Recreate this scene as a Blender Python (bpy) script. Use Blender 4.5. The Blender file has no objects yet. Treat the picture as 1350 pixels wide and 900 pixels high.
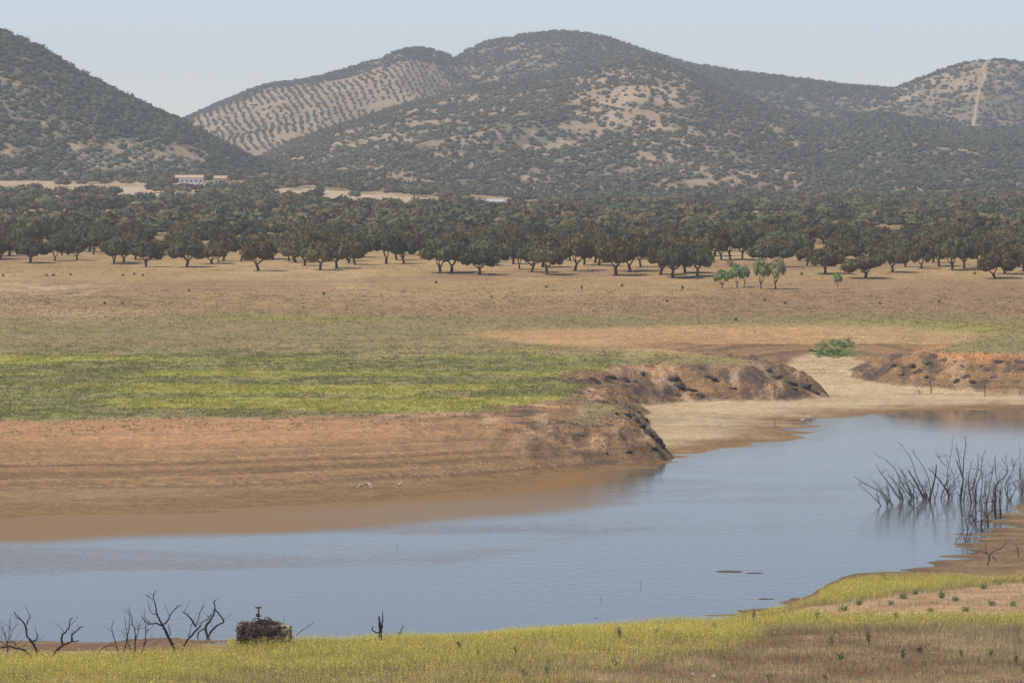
import bpy, math, numpy as np
from mathutils import Vector
R = np.random.default_rng(7)
C = bpy.context.scene.collection
F, H, PITCH = 5000.0, 40.0, math.atan(250 / 5000.0)

# ------------------------------------------------------------------ camera
cam = bpy.data.objects.new('camera', bpy.data.cameras.new('camera'))
C.objects.link(cam)
cam.location = (0, 0, H)
cam.rotation_euler = (math.pi / 2 - PITCH, 0, 0)
cam.data.sensor_width = 36
cam.data.lens = F / 1350 * 36
cam.data.clip_start = 1
cam.data.clip_end = 30000
bpy.context.scene.camera = cam

# ------------------------------------------------------------------ maths
cp, sp = math.cos(PITCH), math.sin(PITCH)
def ray(px, py):
    a, b = (np.asarray(px, float) - 675) / F, (450 - np.asarray(py, float)) / F
    return a, cp + b * sp, -sp + b * cp          # x, y, z of the ray
def proj(X, Y, Z):
    z = Z - H
    d = Y * cp - z * sp
    v = Y * sp + z * cp
    d = np.maximum(d, 1e-3)
    return 675 + F * X / d, 450 - F * v / d
def onz(pts, z=0.0):
    p = np.array(pts, float)
    x, y, w = ray(p[:, 0], p[:, 1])
    t = (z - H) / w
    return np.stack([x * t, y * t], 1)

def onfoot(pts):                                     # foot of the banks; the sand inlet climbs gently beyond 612 m
    p = np.array(pts, float); x, y, w = ray(p[:, 0], p[:, 1])
    Y = np.minimum(-1, w / y) * 0 + 39.2 / (-w / y)
    Y2 = (39.1 + .045 * 612) / (-w / y + .045)
    Y = np.where(Y > 612, Y2, Y)
    return np.stack([x * Y / y, Y], 1)
def _h(ix, iy, s):
    n = (ix.astype(np.int64) * 374761393 + iy.astype(np.int64) * 668265263 + s * 982451653) & 0xFFFFFFFF
    n = ((n ^ (n >> 13)) * 1274126177) & 0xFFFFFFFF
    return ((n ^ (n >> 16)) & 0xFFFF) / 65535.0
def vn(x, y, s=0):
    x, y = np.asarray(x, float), np.asarray(y, float)
    ix, iy = np.floor(x), np.floor(y)
    fx, fy = x - ix, y - iy
    fx, fy = fx * fx * fx * (fx * (fx * 6 - 15) + 10), fy * fy * fy * (fy * (fy * 6 - 15) + 10)
    a, b, c, d = _h(ix, iy, s), _h(ix + 1, iy, s), _h(ix, iy + 1, s), _h(ix + 1, iy + 1, s)
    return (a + (b - a) * fx) * (1 - fy) + (c + (d - c) * fx) * fy
def fbm(x, y, s=0, o=4):
    t, a, n = 0, 1.0, 0
    for i in range(o):
        t = t + a * vn(x * 2 ** i + 13.7 * i, y * 2 ** i - 7.1 * i, s + i)
        n += a; a *= .5
    return t / n                                  # 0..1, mean .5
def sst(a, b, x):
    t = np.clip((x - a) / (b - a), 0, 1)
    return t * t * (3 - 2 * t)
def sd_poly(X, Y, P):                             # signed distance, + inside
    shp = X.shape
    X, Y = X.ravel(), Y.ravel()
    out = np.empty(len(X))
    n = len(P)
    for c in range(0, len(X), 200000):
        x, y = X[c:c + 200000], Y[c:c + 200000]
        best = np.full(len(x), 1e18)
        ins = np.zeros(len(x), bool)
        for i in range(n):
            ax, ay = P[i]; bx, by = P[(i + 1) % n]
            ex, ey = bx - ax, by - ay
            t = np.clip(((x - ax) * ex + (y - ay) * ey) / (ex * ex + ey * ey + 1e-12), 0, 1)
            best = np.minimum(best, (x - ax - t * ex) ** 2 + (y - ay - t * ey) ** 2)
            if ay != by:
                ins ^= ((ay > y) != (by > y)) & (x < (bx - ax) * (y - ay) / (by - ay) + ax)
        out[c:c + 200000] = np.sqrt(best) * np.where(ins, 1, -1)
    return out.reshape(shp)

# ------------------------------------------------------------------ terrain
FOOT = onfoot([(-900, 655), (-200, 650), (0, 646), (300, 641), (450, 634), (600, 626), (700, 619), (800, 610), (850, 603), (880, 596),
            (877, 585), (866, 575), (852, 557), (849, 541), (862, 534), (900, 529), (960, 528), (1040, 528), (1098, 523),
            (1088, 513), (1066, 502), (1040, 490), (1036, 483), (1052, 474), (1080, 468), (1110, 470), (1126, 478), (1116, 489),
            (1124, 499), (1160, 506), (1230, 512), (1290, 516), (1350, 519), (1500, 523), (2200, 530)])
FARC = np.array([[6000, 9000], [-6000, 9000]])
FOOTP = np.vstack([FOOT, [[900, 700]], FARC, [[-900, 500]]])
SHORE = np.vstack([onz([(-900, 690), (-200, 684), (0, 681), (150, 677), (280, 672), (400, 664), (520, 657), (620, 648), (700, 638), (760, 630), (820, 620),
              (870, 608), (905, 601), (950, 592), (1000, 585), (1045, 578), (1060, 571), (1058, 560), (1075, 553), (1120, 548), (1200, 543),
              (1350, 537), (1500, 535), (2200, 533)]), [[900, 690]], FARC, [[-900, 480]]])
NSHORE = np.vstack([onz([(-900, 856), (-300, 852), (0, 850), (60, 849), (110, 846), (200, 843), (280, 848), (400, 850), (600, 848), (800, 836), (900, 826),
              (960, 815), (1010, 803), (1060, 788), (1160, 764), (1200, 753), (1250, 737), (1265, 722), (1292, 707), (1308, 690), (1316, 676), (1330, 668),
              (1352, 662), (1420, 655), (1600, 650), (2300, 648)]), [[900, 300], [900, -600], [-900, -600], [-900, 250]]])
WC = [(-200, 648, 50), (200, 642, 50), (450, 634, 46), (650, 622, 34), (800, 609, 24), (870, 597, 9), (880, 580, 7), (855, 550, 12), (950, 527, 18),
      (1040, 525, 16), (1095, 520, 9), (1050, 495, 15), (1048, 474, 28), (1090, 465, 45), (950, 478, 38), (1000, 468, 45), (900, 470, 38), (1125, 478, 26), (1120, 495, 14), (1230, 512, 18), (1350, 518, 20), (1700, 522, 22)]
WCP, WCW = onfoot([(a, b) for a, b, _ in WC]), np.array([c for *_, c in WC], float)
PYK = [0, 450, 500, 560, 620, 700, 760, 870, 1200, 1850, 2200, 2600, 3500, 9000]
PZL = [4.4, 4.6, 5.0, 5.6, 6.3, 8.3, 10.2, 13, 14, 14.5, 20, 24, 28, 30]
PZR = [4.4, 4.6, 5.0, 5.6, 6.3, 8.3, 10.2, 13, 13.5, 12, 10, 9, 9, 9]
NK = [-50, 0, 120, 180, 215, 250, 280, 308, 330, 358, 380, 500]
NZ = np.array([[38, 36, 19.0, 12.4, 9.9, 6.7, 3.0, 0.0, -2.5, -5, -7, -9], [38, 36, 19.0, 12.4, 9.7, 7.0, 2.9, -.5, -3, -6, -8, -9],
               [38, 36, 19.0, 12.4, 9.7, 7.8, 4.8, 1.3, -1.4, -4, -6, -9], [38, 36, 19.0, 12.4, 9.7, 7.9, 6.0, 3.8, 2.0, .2, -2, -9]])
NPX = np.array([230, 350, 940, 1150.])
def plain(X, Y):
    k = sst(300, 760, 675 + F * X / np.maximum(Y, 1))
    z = np.interp(Y, PYK, PZL) * (1 - k) + np.interp(Y, PYK, PZR) * k
    return z + (fbm(X / 70, Y / 90, 3, 3) - .5) * 1.1 * sst(470, 700, Y) + (fbm(X / 9, Y / 9, 5, 2) - .5) * .18
def farland(X, Y):
    ds = sd_poly(X, Y, SHORE) + (fbm(X / 20, Y / 4, 21, 4) - .5) * 12
    low = np.where(ds > 0, .95 * (1 - np.exp(-ds / 26)), np.maximum(ds * .05, -3)) + .045 * np.maximum(Y - 612, 0)
    df = sd_poly(X, Y, FOOTP) + (fbm(X / 11, Y / 11, 23, 3) - .5) * 3.5
    d2 = (X[..., None] - WCP[:, 0]) ** 2 + (Y[..., None] - WCP[:, 1]) ** 2 + 4
    iw = d2 ** -1.6
    w = (iw * WCW).sum(-1) / iw.sum(-1)
    t = np.clip(df / w, 0, 1)
    s = 1 - (1 - t) ** 1.7
    rug = sst(34, 14, w)
    bump = 4 * s * (1 - s) * t ** .2
    g = (1 - 2 * np.abs(fbm(X / 5.5, Y / 9, 31, 4) - .5) - .75) * (2.1 * rug + .35) + (fbm(X / 2.6, Y / 2.6, 37, 3) - .5) * (1.5 * rug + .16)
    step = np.sin(s * 34 + 5 * fbm(X / 60, Y / 60, 41, 2)) * .035 * (1 - rug)
    z = low + np.where(df > 0, (plain(X, Y) - low) * s + bump * g + step * (s > 0) * (s < 1), 0)
    return z, ds, df, s, rug
def nearland(X, Y):
    px = 675 + F * X / np.maximum(Y, 40)
    cols = [np.interp(Y, NK, NZ[i]) for i in range(4)]
    p = np.clip(px, 230, 1150)
    z = cols[0].copy()
    for i in range(3):
        k = sst(NPX[i], NPX[i + 1], p)
        z = np.where(p >= NPX[i], cols[i] * (1 - k) + cols[i + 1] * k, z)
    z = z + (fbm(X / 16, Y / 16, 51, 3) - .5) * .9 * sst(330, 300, Y) + (fbm(X / 3, Y / 3, 53, 2) - .5) * .16
    dn = sd_poly(X, Y, NSHORE) + (fbm(X / 9, Y / 2.4, 55, 4) - .5) * 10
    mud = np.where(dn > 0, .55 * (1 - np.exp(-dn / 22)) + .05 * (fbm(X / 3, Y / 2, 57, 2) - .5), np.maximum(dn * .05, -3))
    return np.maximum(z, mud), dn, z > mud
def G(X, Y):
    X, Y = np.asarray(X, float), np.asarray(Y, float)
    sh = X.shape
    X, Y = X.ravel(), Y.ravel()
    z = np.empty(len(X))
    n = Y < 400
    if n.any():
        z[n] = nearland(X[n], Y[n])[0]
    m = ~n
    zz = np.empty(m.sum()); Xm, Ym = X[m], Y[m]
    q = Ym > 900
    zz[q] = plain(Xm[q], Ym[q])
    if (~q).any():
        zz[~q] = farland(Xm[~q], Ym[~q])[0]
    z[m] = zz
    # the spit on the right reaches past 400 m, the far shore is nearer than that on the left
    o = (Y >= 370) & (Y < 470)
    if o.any():
        z[o] = np.maximum(nearland(X[o], Y[o])[0], farland(X[o], Y[o])[0])
    return z.reshape(sh)
def hit(px, py, surf=G, y0=170, y1=3200, n=5000):
    x, y, w = ray(px, py)
    t = np.geomspace(y0, y1, n)
    below = H + w * t / y < surf(x * t / y, t)
    i = int(np.argmax(below))
    Y = t[i]
    return float(x * Y / y), float(Y), float(surf(np.array([x * Y / y]), np.array([Y]))[0])

# ------------------------------------------------------------------ mesh building
def mk(name, V, Fc, mat, col=None, smooth=False, parent=None, link=True):
    V = np.asarray(V, np.float32); Fc = np.asarray(Fc, np.int32)
    me = bpy.data.meshes.new(name)
    me.vertices.add(len(V)); me.vertices.foreach_set('co', V.ravel())
    k = Fc.shape[1]
    me.loops.add(Fc.size); me.loops.foreach_set('vertex_index', Fc.ravel())
    me.polygons.add(len(Fc)); me.polygons.foreach_set('loop_start', np.arange(0, Fc.size, k, dtype=np.int32))
    me.polygons.foreach_set('use_smooth', np.full(len(Fc), smooth))
    me.materials.append(mat)
    me.update(calc_edges=True)
    if col is not None:
        at = me.color_attributes.new('tint', 'FLOAT_COLOR', 'POINT')
        c4 = np.ones((len(V), 4), np.float32); c4[:, :3] = col
        at.data.foreach_set('color', c4.ravel())
    o = bpy.data.objects.new(name, me)
    if link:
        C.objects.link(o)
    if parent:
        o.parent = parent
    return o
def tag(o, label=None, cat=None, group=None, kind=None):
    if label: o['label'] = label
    if cat: o['category'] = cat
    if group: o['group'] = group
    if kind: o['kind'] = kind
    return o
def empty(name, loc):
    o = bpy.data.objects.new(name, None); C.objects.link(o); o.location = loc
    o.empty_display_size = .3
    return o
class MB:
    def __init__(s): s.v, s.f, s.c, s.n = [], [], [], 0
    def add(s, v, f, c=(1, 1, 1)):
        v = np.asarray(v, float); f = np.asarray(f)
        if f.shape[1] == 4:
            f = np.vstack([f[:, [0, 1, 2]], f[:, [0, 2, 3]]])
        s.v.append(v); s.f.append(f + s.n)
        s.c.append(np.broadcast_to(np.asarray(c, float), (len(v), 3))); s.n += len(v)
    def build(s, name, mat, parent=None, smooth=False, link=True):
        return mk(name, np.vstack(s.v), np.vstack(s.f), mat, np.vstack(s.c), smooth, parent, link)
    def box(s, c, d, rz=0, col=(1, 1, 1), jit=0):
        q = np.array([[x, y, z] for z in (-1, 1) for y in (-1, 1) for x in (-1, 1)], float) * np.array(d) / 2
        if jit: q += R.normal(0, jit, q.shape)
        cz, sz = math.cos(rz), math.sin(rz)
        q = np.stack([q[:, 0] * cz - q[:, 1] * sz, q[:, 0] * sz + q[:, 1] * cz, q[:, 2]], 1) + np.array(c)
        s.add(q, [[0, 2, 3, 1], [4, 5, 7, 6], [0, 1, 5, 4], [2, 6, 7, 3], [0, 4, 6, 2], [1, 3, 7, 5]], col)
    def tube(s, P, r, n=6, col=(1, 1, 1), wob=0):
        P = np.asarray(P, float); m = len(P)
        r = np.broadcast_to(np.asarray(r, float), (m,))
        T = np.gradient(P, axis=0); T /= np.linalg.norm(T, axis=1)[:, None] + 1e-9
        ref = np.array([.13, .97, .2]) if abs(T[:, 1]).max() < .95 else np.array([1, 0, 0.])
        A = np.cross(T, ref); A /= np.linalg.norm(A, axis=1)[:, None] + 1e-9
        B = np.cross(T, A)
        a = np.arange(n) * 2 * math.pi / n
        ring = np.cos(a)[None, :, None] * A[:, None] + np.sin(a)[None, :, None] * B[:, None]
        rr = r[:, None, None] * (1 + (R.normal(0, wob, (m, n, 1)) if wob else 0))
        V = (P[:, None] + ring * rr).reshape(-1, 3)
        f = []
        for i in range(m - 1):
            for j in range(n):
                k = (j + 1) % n
                f.append([i * n + j, i * n + k, (i + 1) * n + k, (i + 1) * n + j])
        V = np.vstack([V, P[0], P[-1]])
        s.add(V, f, col)
        e = [[j, m * n, (j + 1) % n] for j in range(n)] + [[(m - 1) * n + j, (m - 1) * n + (j + 1) % n, m * n + 1] for j in range(n)]
        s.f.append(np.array(e) + s.n - len(V))
def curve(P, k=4):                                   # smooth a polyline
    P = np.asarray(P, float)
    if len(P) < 3:
        return np.array([P[0] + (P[-1] - P[0]) * t for t in np.linspace(0, 1, k)])
    Q = np.vstack([2 * P[0] - P[1], P, 2 * P[-1] - P[-2]])
    out = []
    for i in range(1, len(Q) - 2):
        for t in np.arange(k) / k:
            a, b, c, d = Q[i - 1], Q[i], Q[i + 1], Q[i + 2]
            out.append(.5 * (2 * b + (c - a) * t + (2 * a - 5 * b + 4 * c - d) * t * t + (3 * b - a - 3 * c + d) * t ** 3))
    out.append(P[-1])
    return np.array(out)
def ico(sub):
    t = (1 + 5 ** .5) / 2
    v = [[-1, t, 0], [1, t, 0], [-1, -t, 0], [1, -t, 0], [0, -1, t], [0, 1, t], [0, -1, -t], [0, 1, -t], [t, 0, -1], [t, 0, 1], [-t, 0, -1], [-t, 0, 1]]
    f = [[0, 11, 5], [0, 5, 1], [0, 1, 7], [0, 7, 10], [0, 10, 11], [1, 5, 9], [5, 11, 4], [11, 10, 2], [10, 7, 6], [7, 1, 8],
         [3, 9, 4], [3, 4, 2], [3, 2, 6], [3, 6, 8], [3, 8, 9], [4, 9, 5], [2, 4, 11], [6, 2, 10], [8, 6, 7], [9, 8, 1]]
    v = [np.array(a) / np.linalg.norm(a) for a in v]
    for _ in range(sub):
        cache, g = {}, []
        def mid(a, b):
            k = (min(a, b), max(a, b))
            if k not in cache:
                m = v[a] + v[b]; v.append(m / np.linalg.norm(m)); cache[k] = len(v) - 1
            return cache[k]
        for a, b, c in f:
            x, y, z = mid(a, b), mid(b, c), mid(c, a)
            g += [[a, x, z], [b, y, x], [c, z, y], [x, y, z]]
        f = g
    return np.array(v), np.array(f)
ICO = [ico(i) for i in range(4)]

# ------------------------------------------------------------------ materials
def mat(name, rough=.95, noise=None, bump=None, base=None, transl=0, rand=0, spec=.15):
    """noise: [(scale xyz, amount)...] multiplies the colour; bump: [(scale xyz, distance)...]"""
    m = bpy.data.materials.new(name); m.use_nodes = True
    nt = m.node_tree; N, L = nt.nodes, nt.links
    p = N['Principled BSDF']; p.inputs['Roughness'].default_value = rough
    p.inputs['Specular IOR Level'].default_value = spec
    if base is None:
        a = N.new('ShaderNodeAttribute'); a.attribute_name = 'tint'; src = a.outputs['Color']
    else:
        c = N.new('ShaderNodeRGB'); c.outputs[0].default_value = (*base, 1); src = c.outputs[0]
    geo = N.new('ShaderNodeNewGeometry')
    def nz(sc, det=4, rg=.6):
        vm = N.new('ShaderNodeVectorMath'); vm.operation = 'MULTIPLY'
        L.new(geo.outputs['Position'], vm.inputs[0]); vm.inputs[1].default_value = sc
        n = N.new('ShaderNodeTexNoise'); n.inputs['Scale'].default_value = 1; n.inputs['Detail'].default_value = det
        n.inputs['Roughness'].default_value = rg
        L.new(vm.outputs[0], n.inputs['Vector']); return n.outputs['Fac']
    for sc, amt in noise or []:
        mr = N.new('ShaderNodeMapRange'); L.new(nz(sc), mr.inputs['Value'])
        mr.inputs['From Min'].default_value = .3; mr.inputs['From Max'].default_value = .7
        mr.inputs['To Min'].default_value = 1 - amt; mr.inputs['To Max'].default_value = 1 + amt
        vm = N.new('ShaderNodeVectorMath'); vm.operation = 'SCALE'
        L.new(src, vm.inputs[0]); L.new(mr.outputs[0], vm.inputs['Scale']); src = vm.outputs[0]
    if rand:
        oi = N.new('ShaderNodeObjectInfo')
        hs = N.new('ShaderNodeHueSaturation')
        m1 = N.new('ShaderNodeMapRange'); L.new(oi.outputs['Random'], m1.inputs['Value'])
        m1.inputs['To Min'].default_value = .475; m1.inputs['To Max'].default_value = .505
        m2 = N.new('ShaderNodeMath'); m2.operation = 'MULTIPLY'; m2.inputs[1].default_value = 7.31; L.new(oi.outputs['Random'], m2.inputs[0])
        m3 = N.new('ShaderNodeMath'); m3.operation = 'FRACT'; L.new(m2.outputs[0], m3.inputs[0])
        m4 = N.new('ShaderNodeMapRange'); L.new(m3.outputs[0], m4.inputs['Value']); m4.inputs['To Min'].default_value = 1 - rand; m4.inputs['To Max'].default_value = 1 + rand
        L.new(m1.outputs[0], hs.inputs['Hue']); L.new(m4.outputs[0], hs.inputs['Value']); L.new(src, hs.inputs['Color'])
        src = hs.outputs[0]
    L.new(src, p.inputs['Base Color'])
    nrm = None
    for sc, dist in bump or []:
        b = N.new('ShaderNodeBump'); b.inputs['Distance'].default_value = dist; b.inputs['Strength'].default_value = 1
        L.new(nz(sc, 5, .65), b.inputs['Height'])
        if nrm: L.new(nrm, b.inputs['Normal'])
        nrm = b.outputs[0]
    if nrm: L.new(nrm, p.inputs['Normal'])
    if transl:
        t = N.new('ShaderNodeBsdfTranslucent'); L.new(src, t.inputs['Color'])
        mx = N.new('ShaderNodeMixShader'); mx.inputs[0].default_value = transl
        L.new(p.outputs[0], mx.inputs[1]); L.new(t.outputs[0], mx.inputs[2])
        L.new(mx.outputs[0], N['Material Output'].inputs['Surface'])
    return m
M_ground = mat('soil_and_turf', noise=[((.02, .03, 7), .13), ((.5, .5, .5), .2), ((2.2, 2.2, 2.2), .32), ((9, 9, 9), .25)], bump=[((.6, .6, .6), .35), ((3, 3, 3), .12)])
M_hill = mat('hill_soil', noise=[((.03, .03, .03), .18), ((.15, .15, .15), .25)], bump=[((.08, .08, .08), 2.5)])
M_leaf = mat('oak_leaves', noise=[((.9, .9, .9), .25)], transl=.12, rand=.24)
M_far = mat('scrub_leaves', transl=.1)
M_bark = mat('oak_bark', base=(.085, .06, .042), noise=[((3, 3, 1), .3)])
M_dead = mat('dead_wood', noise=[((4, 4, 1.5), .35)])
M_grass = mat('grass_blades', transl=.35)
M_rock = mat('slate_rock', noise=[((1.2, 1.2, 2.5), .4), ((6, 6, 6), .25)], bump=[((1.5, 1.5, 3), .25)])
M_stone = mat('rubble_stone', noise=[((3, 3, 3), .3)], bump=[((6, 6, 6), .06)])
M_paint = mat('plain_surface', noise=[((.6, .6, .6), .12)])

def water_mat():
    m = bpy.data.materials.new('reservoir_water'); m.use_nodes = True
    nt = m.node_tree; N, L = nt.nodes, nt.links
    N.remove(N['Principled BSDF'])
    geo = N.new('ShaderNodeNewGeometry')
    def nz(sc, det=3, rg=.55, dis=0):
        vm = N.new('ShaderNodeVectorMath'); vm.operation = 'MULTIPLY'
        L.new(geo.outputs['Position'], vm.inputs[0]); vm.inputs[1].default_value = sc
        n = N.new('ShaderNodeTexNoise'); n.inputs['Scale'].default_value = 1; n.inputs['Detail'].default_value = det
        n.inputs['Roughness'].default_value = rg; n.inputs['Distortion'].default_value = dis
        L.new(vm.outputs[0], n.inputs['Vector']); return n.outputs['Fac']
    at = N.new('ShaderNodeAttribute'); at.attribute_name = 'tint'
    sep = N.new('ShaderNodeSeparateColor'); L.new(at.outputs['Color'], sep.inputs[0])
    # wind-ruffled patches: attribute R times streaky noise
    mr = N.new('ShaderNodeMapRange'); L.new(nz((.02, .05, 1), 3, .6, .6), mr.inputs['Value'])
    mr.inputs['From Min'].default_value = .4; mr.inputs['From Max'].default_value = .62
    mr.inputs['To Min'].default_value = .25; mr.inputs['To Max'].default_value = 1
    mu = N.new('ShaderNodeMath'); mu.operation = 'MULTIPLY'; L.new(sep.outputs[0], mu.inputs[0]); L.new(mr.outputs[0], mu.inputs[1])
    b1 = N.new('ShaderNodeBump'); L.new(nz((.8, .55, 1), 4, .6), b1.inputs['Height'])
    b1.inputs['Distance'].default_value = .14; L.new(mu.outputs[0], b1.inputs['Strength'])
    b2 = N.new('ShaderNodeBump'); L.new(nz((.15, .5, 1), 2), b2.inputs['Height']); b2.inputs['Distance'].default_value = .015
    b2.inputs['Strength'].default_value = .5; L.new(b1.outputs[0], b2.inputs['Normal'])
    fr = N.new('ShaderNodeFresnel'); fr.inputs['IOR'].default_value = 2.1; L.new(b2.outputs[0], fr.inputs['Normal'])
    gl = N.new('ShaderNodeBsdfGlossy'); gl.inputs['Roughness'].default_value = .06; gl.inputs['Color'].default_value = (.95, .88, .80, 1)
    L.new(b2.outputs[0], gl.inputs['Normal'])
    df = N.new('ShaderNodeBsdfDiffuse')
    mc = N.new('ShaderNodeMix'); mc.data_type = 'RGBA'
    mc.inputs[6].default_value = (.10, .11, .10, 1); mc.inputs[7].default_value = (.22, .135, .06, 1)  # open-water colour, then the brown of the painted bank reflection
    L.new(sep.outputs[1], mc.inputs[0]); L.new(mc.outputs[2], df.inputs['Color'])
    # brown shallows paint in the bank's reflection; the sky mirror is weakened there
    f2 = N.new('ShaderNodeMath'); f2.operation = 'MULTIPLY_ADD'; L.new(sep.outputs[1], f2.inputs[0]); f2.inputs[1].default_value = -.85; f2.inputs[2].default_value = 1
    f3 = N.new('ShaderNodeMath'); f3.operation = 'MULTIPLY'; L.new(fr.outputs[0], f3.inputs[0]); L.new(f2.outputs[0], f3.inputs[1])
    mx = N.new('ShaderNodeMixShader'); L.new(f3.outputs[0], mx.inputs[0]); L.new(df.outputs[0], mx.inputs[1]); L.new(gl.outputs[0], mx.inputs[2])
    L.new(mx.outputs[0], N['Material Output'].inputs['Surface'])
    return m
M_water = water_mat()

# ------------------------------------------------------------------ ground sheet
def mixc(a, b, k):
    return a * (1 - k[..., None]) + np.asarray(b) * k[..., None]
def blob(px, py, cx, cy, rx, ry):
    return np.exp(-(((px - cx) / rx) ** 2 + ((py - cy) / ry) ** 2))
def far_cover(X, Y, px, py, s, df):
    """how grassy / yellow the far bank is: (green, yellow) 0..1"""
    n1 = fbm(X / 22, Y / 34, 61, 4); n2 = fbm(X / 5, Y / 7, 63, 3); n3 = fbm(X / 60, Y / 26, 65, 3)
    edge = np.interp(px, [0, 450, 640, 740, 770, 800, 900, 990, 1010, 1400], [556, 547, 542, 526, 512, 488, 474, 474, 440, 440])
    inn = sst(3, -3, py - edge + (n2 - .5) * 12) * sst(.8, .97, s + (n2 - .5) * .2)
    up = np.interp(px, [0, 300, 620, 1000, 1350], [460, 462, 462, 470, 462])
    green = inn * sst(-14, 12, py - up + (n1 - .5) * 40)
    bare = sst(-4, 4, py - np.interp(px, [560, 640, 900, 1060], [441, 437, 431, 432])) * sst(4, -4, py - np.interp(px, [560, 640, 760, 900, 1060], [440, 444, 458, 466, 480])) * sst(590, 660, px) * sst(1150, 1060, px)
    mid = sst(408, 422, py + (n1 - .5) * 14) * (1 - green) * (1 - bare) * sst(.8, 1, s)
    yl = green * np.maximum(sst(.56, .66, fbm(X / 46, Y / 15, 67, 3)), .25 * sst(.5, .7, n2))
    def seg(pts, wd):
        q = np.array(pts, float)
        yy = np.interp(px, q[:, 0], q[:, 1], left=-99, right=-99)
        return sst(wd, wd * .3, np.abs(py - yy + (n2 - .5) * 7 + (fbm(X / 30, Y / 40, 69, 3) - .5) * 20)) * (.3 + .7 * sst(.4, .6, fbm(X / 13, Y / 22, 70, 3)))
    yl = np.maximum(yl, inn * np.maximum.reduce([seg([(-60, 498), (120, 501), (260, 509), (380, 512), (480, 520), (620, 524), (760, 516)], 5), seg([(150, 494), (220, 490), (300, 482), (345, 478)], 4),
         seg([(120, 467), (300, 470), (450, 471), (640, 472), (740, 460)], 4), seg([(330, 486), (520, 488), (640, 493), (760, 498)], 6), seg([(700, 474), (800, 468), (960, 468), (990, 470)], 5)]) * (.35 + .65 * sst(.35, .6, n1)))
    mid2 = sst(.45, .7, n3) * mid
    yl2 = np.maximum(.45 * sst(.55, .7, n3) * sst(.4, .6, n1) * mid * sst(445, 425, py), blob(px, py, 1290, 433, 60, 7) * .6)
    far_cover.edge = sst(-2, 3, py - edge + (n2 - .5) * 8) * sst(790, 740, px)
    return green, np.clip(np.maximum(yl, yl2), 0, 1), bare, mid, mid2
def ground_colour(X, Y, Z):
    px, py = proj(X, Y, Z)
    col = np.zeros(X.shape + (3,))
    n1 = fbm(X / 20, Y / 30, 71, 4); n2 = fbm(X / 4, Y / 6, 73, 4); n3 = fbm(X / 80, Y / 50, 75, 3)
    far = Y > 370
    zf = Y < 900
    s = np.ones(X.shape); df = np.full(X.shape, 99.); ds = np.full(X.shape, 99.); rug = np.zeros(X.shape)
    m = far & zf
    _, ds[m], df[m], s[m], rug[m] = farland(X[m], Y[m])
    # tan pasture
    col[:] = (.34, .23, .105)
    col = mixc(col, (.43, .30, .155), sst(.45, .68, n1) * .7)
    col = mixc(col, (.27, .165, .095), sst(.5, .66, n3) * .7)
    b1 = blob(px, py, 60, 382, 90, 10)
    col = mixc(col, (.50, .36, .22), b1 * sst(.45, .55, n2) * .9)
    col = mixc(col, (.265, .172, .09), sst(380, 402, py + (n1 - .5) * 50) * sst(432, 408, py + (n1 - .5) * 40) * .6)   # seed-head strip
    g, yl, bare, mid, mid2 = far_cover(X, Y, px, py, s, df)
    col = mixc(col, (.235, .195, .085), mid * .6)
    col = mixc(col, (.21, .205, .07), mid2 * .5)
    col = mixc(col, (.43, .26, .12), bare * .9)
    col = mixc(col, (.23, .20, .09), g * .9)
    col = mixc(col, (.19, .205, .06), g * sst(.42, .6, n2) * .75)
    col = mixc(col, (.38, .35, .075), yl * .75)
    # beyond the pasture: tracks, clearings, undergrowth
    col = mixc(col, (.24, .185, .10), sst(930, 1050, Y) * sst(.42, .6, n1) * .6)
    col = mixc(col, (.47, .36, .23), np.maximum(sst(1850, 1950, Y) * sst(2250, 2150, Y), .7 * sst(1500, 1700, Y) * sst(.45, .55, n3)))
    # banks
    bank = (df < 0) | ((s < .97) & (py > 452 + (n1 - .5) * 16))
    eg = far_cover.edge * (zf & far)
    bank = (bank | (eg > 0)) & zf & far
    bk = np.maximum(bank * sst(1.0, .9, s), eg)
    c2 = np.zeros_like(col); c2[:] = (.27, .165, .078)
    c2 = mixc(c2, (.42, .235, .11), sst(.55, .95, s + (n1 - .5) * .35) * .9)
    stripe = vn(Z * 5.5 + n3 * 2, X / 400, 77)
    c2 = mixc(c2, (.16, .10, .05), sst(.42, .7, stripe + (n2 - .5) * .4) * sst(.85, .5, s) * .8)
    c2 = mixc(c2, (.42, .29, .17), sst(.7, .9, vn(Z * 9 + n3 * 3, X / 300, 78)) * .5 * (1 - rug))
    c2 = mixc(c2, (.19, .12, .07), rug * sst(.34, .56, fbm(X / 6, Y / 8, 79, 4)) * .7)
    c2 = mixc(c2, (.075, .06, .052), rug * sst(.53, .64, fbm(X / 2.5, Y / 3, 80, 4)) * .8)
    c2 = mixc(c2, (.50, .33, .20), rug * sst(.6, .72, fbm(X / 3.5, Y / 9, 83, 4)) * .55)
    c2 = mixc(c2, (.48, .21, .075), blob(px, py, 1290, 466, 60, 9) * .9)
    low = sst(.10, 0, s)
    fl = np.zeros_like(col); fl[:] = (.47, .36, .215)
    fl = mixc(fl, (.35, .25, .135), sst(.45, .62, fbm(X / 16, Y / 5, 81, 4)) * .5)
    fl = mixc(fl, (.265, .175, .085), sst(44, 26, ds + (n2 - .5) * 10) * sst(900, 780, px) * .9)
    wet = sst(14 + 10 * sst(900, 700, px), 1, ds + (n2 - .5) * 9)
    fl = mixc(fl, (.20, .12, .05), wet * .92)
    c2 = mixc(c2, fl, low)
    col = np.where(bank[..., None], mixc(col, c2, np.clip(bk + 0, 0, 1)), col)
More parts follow.
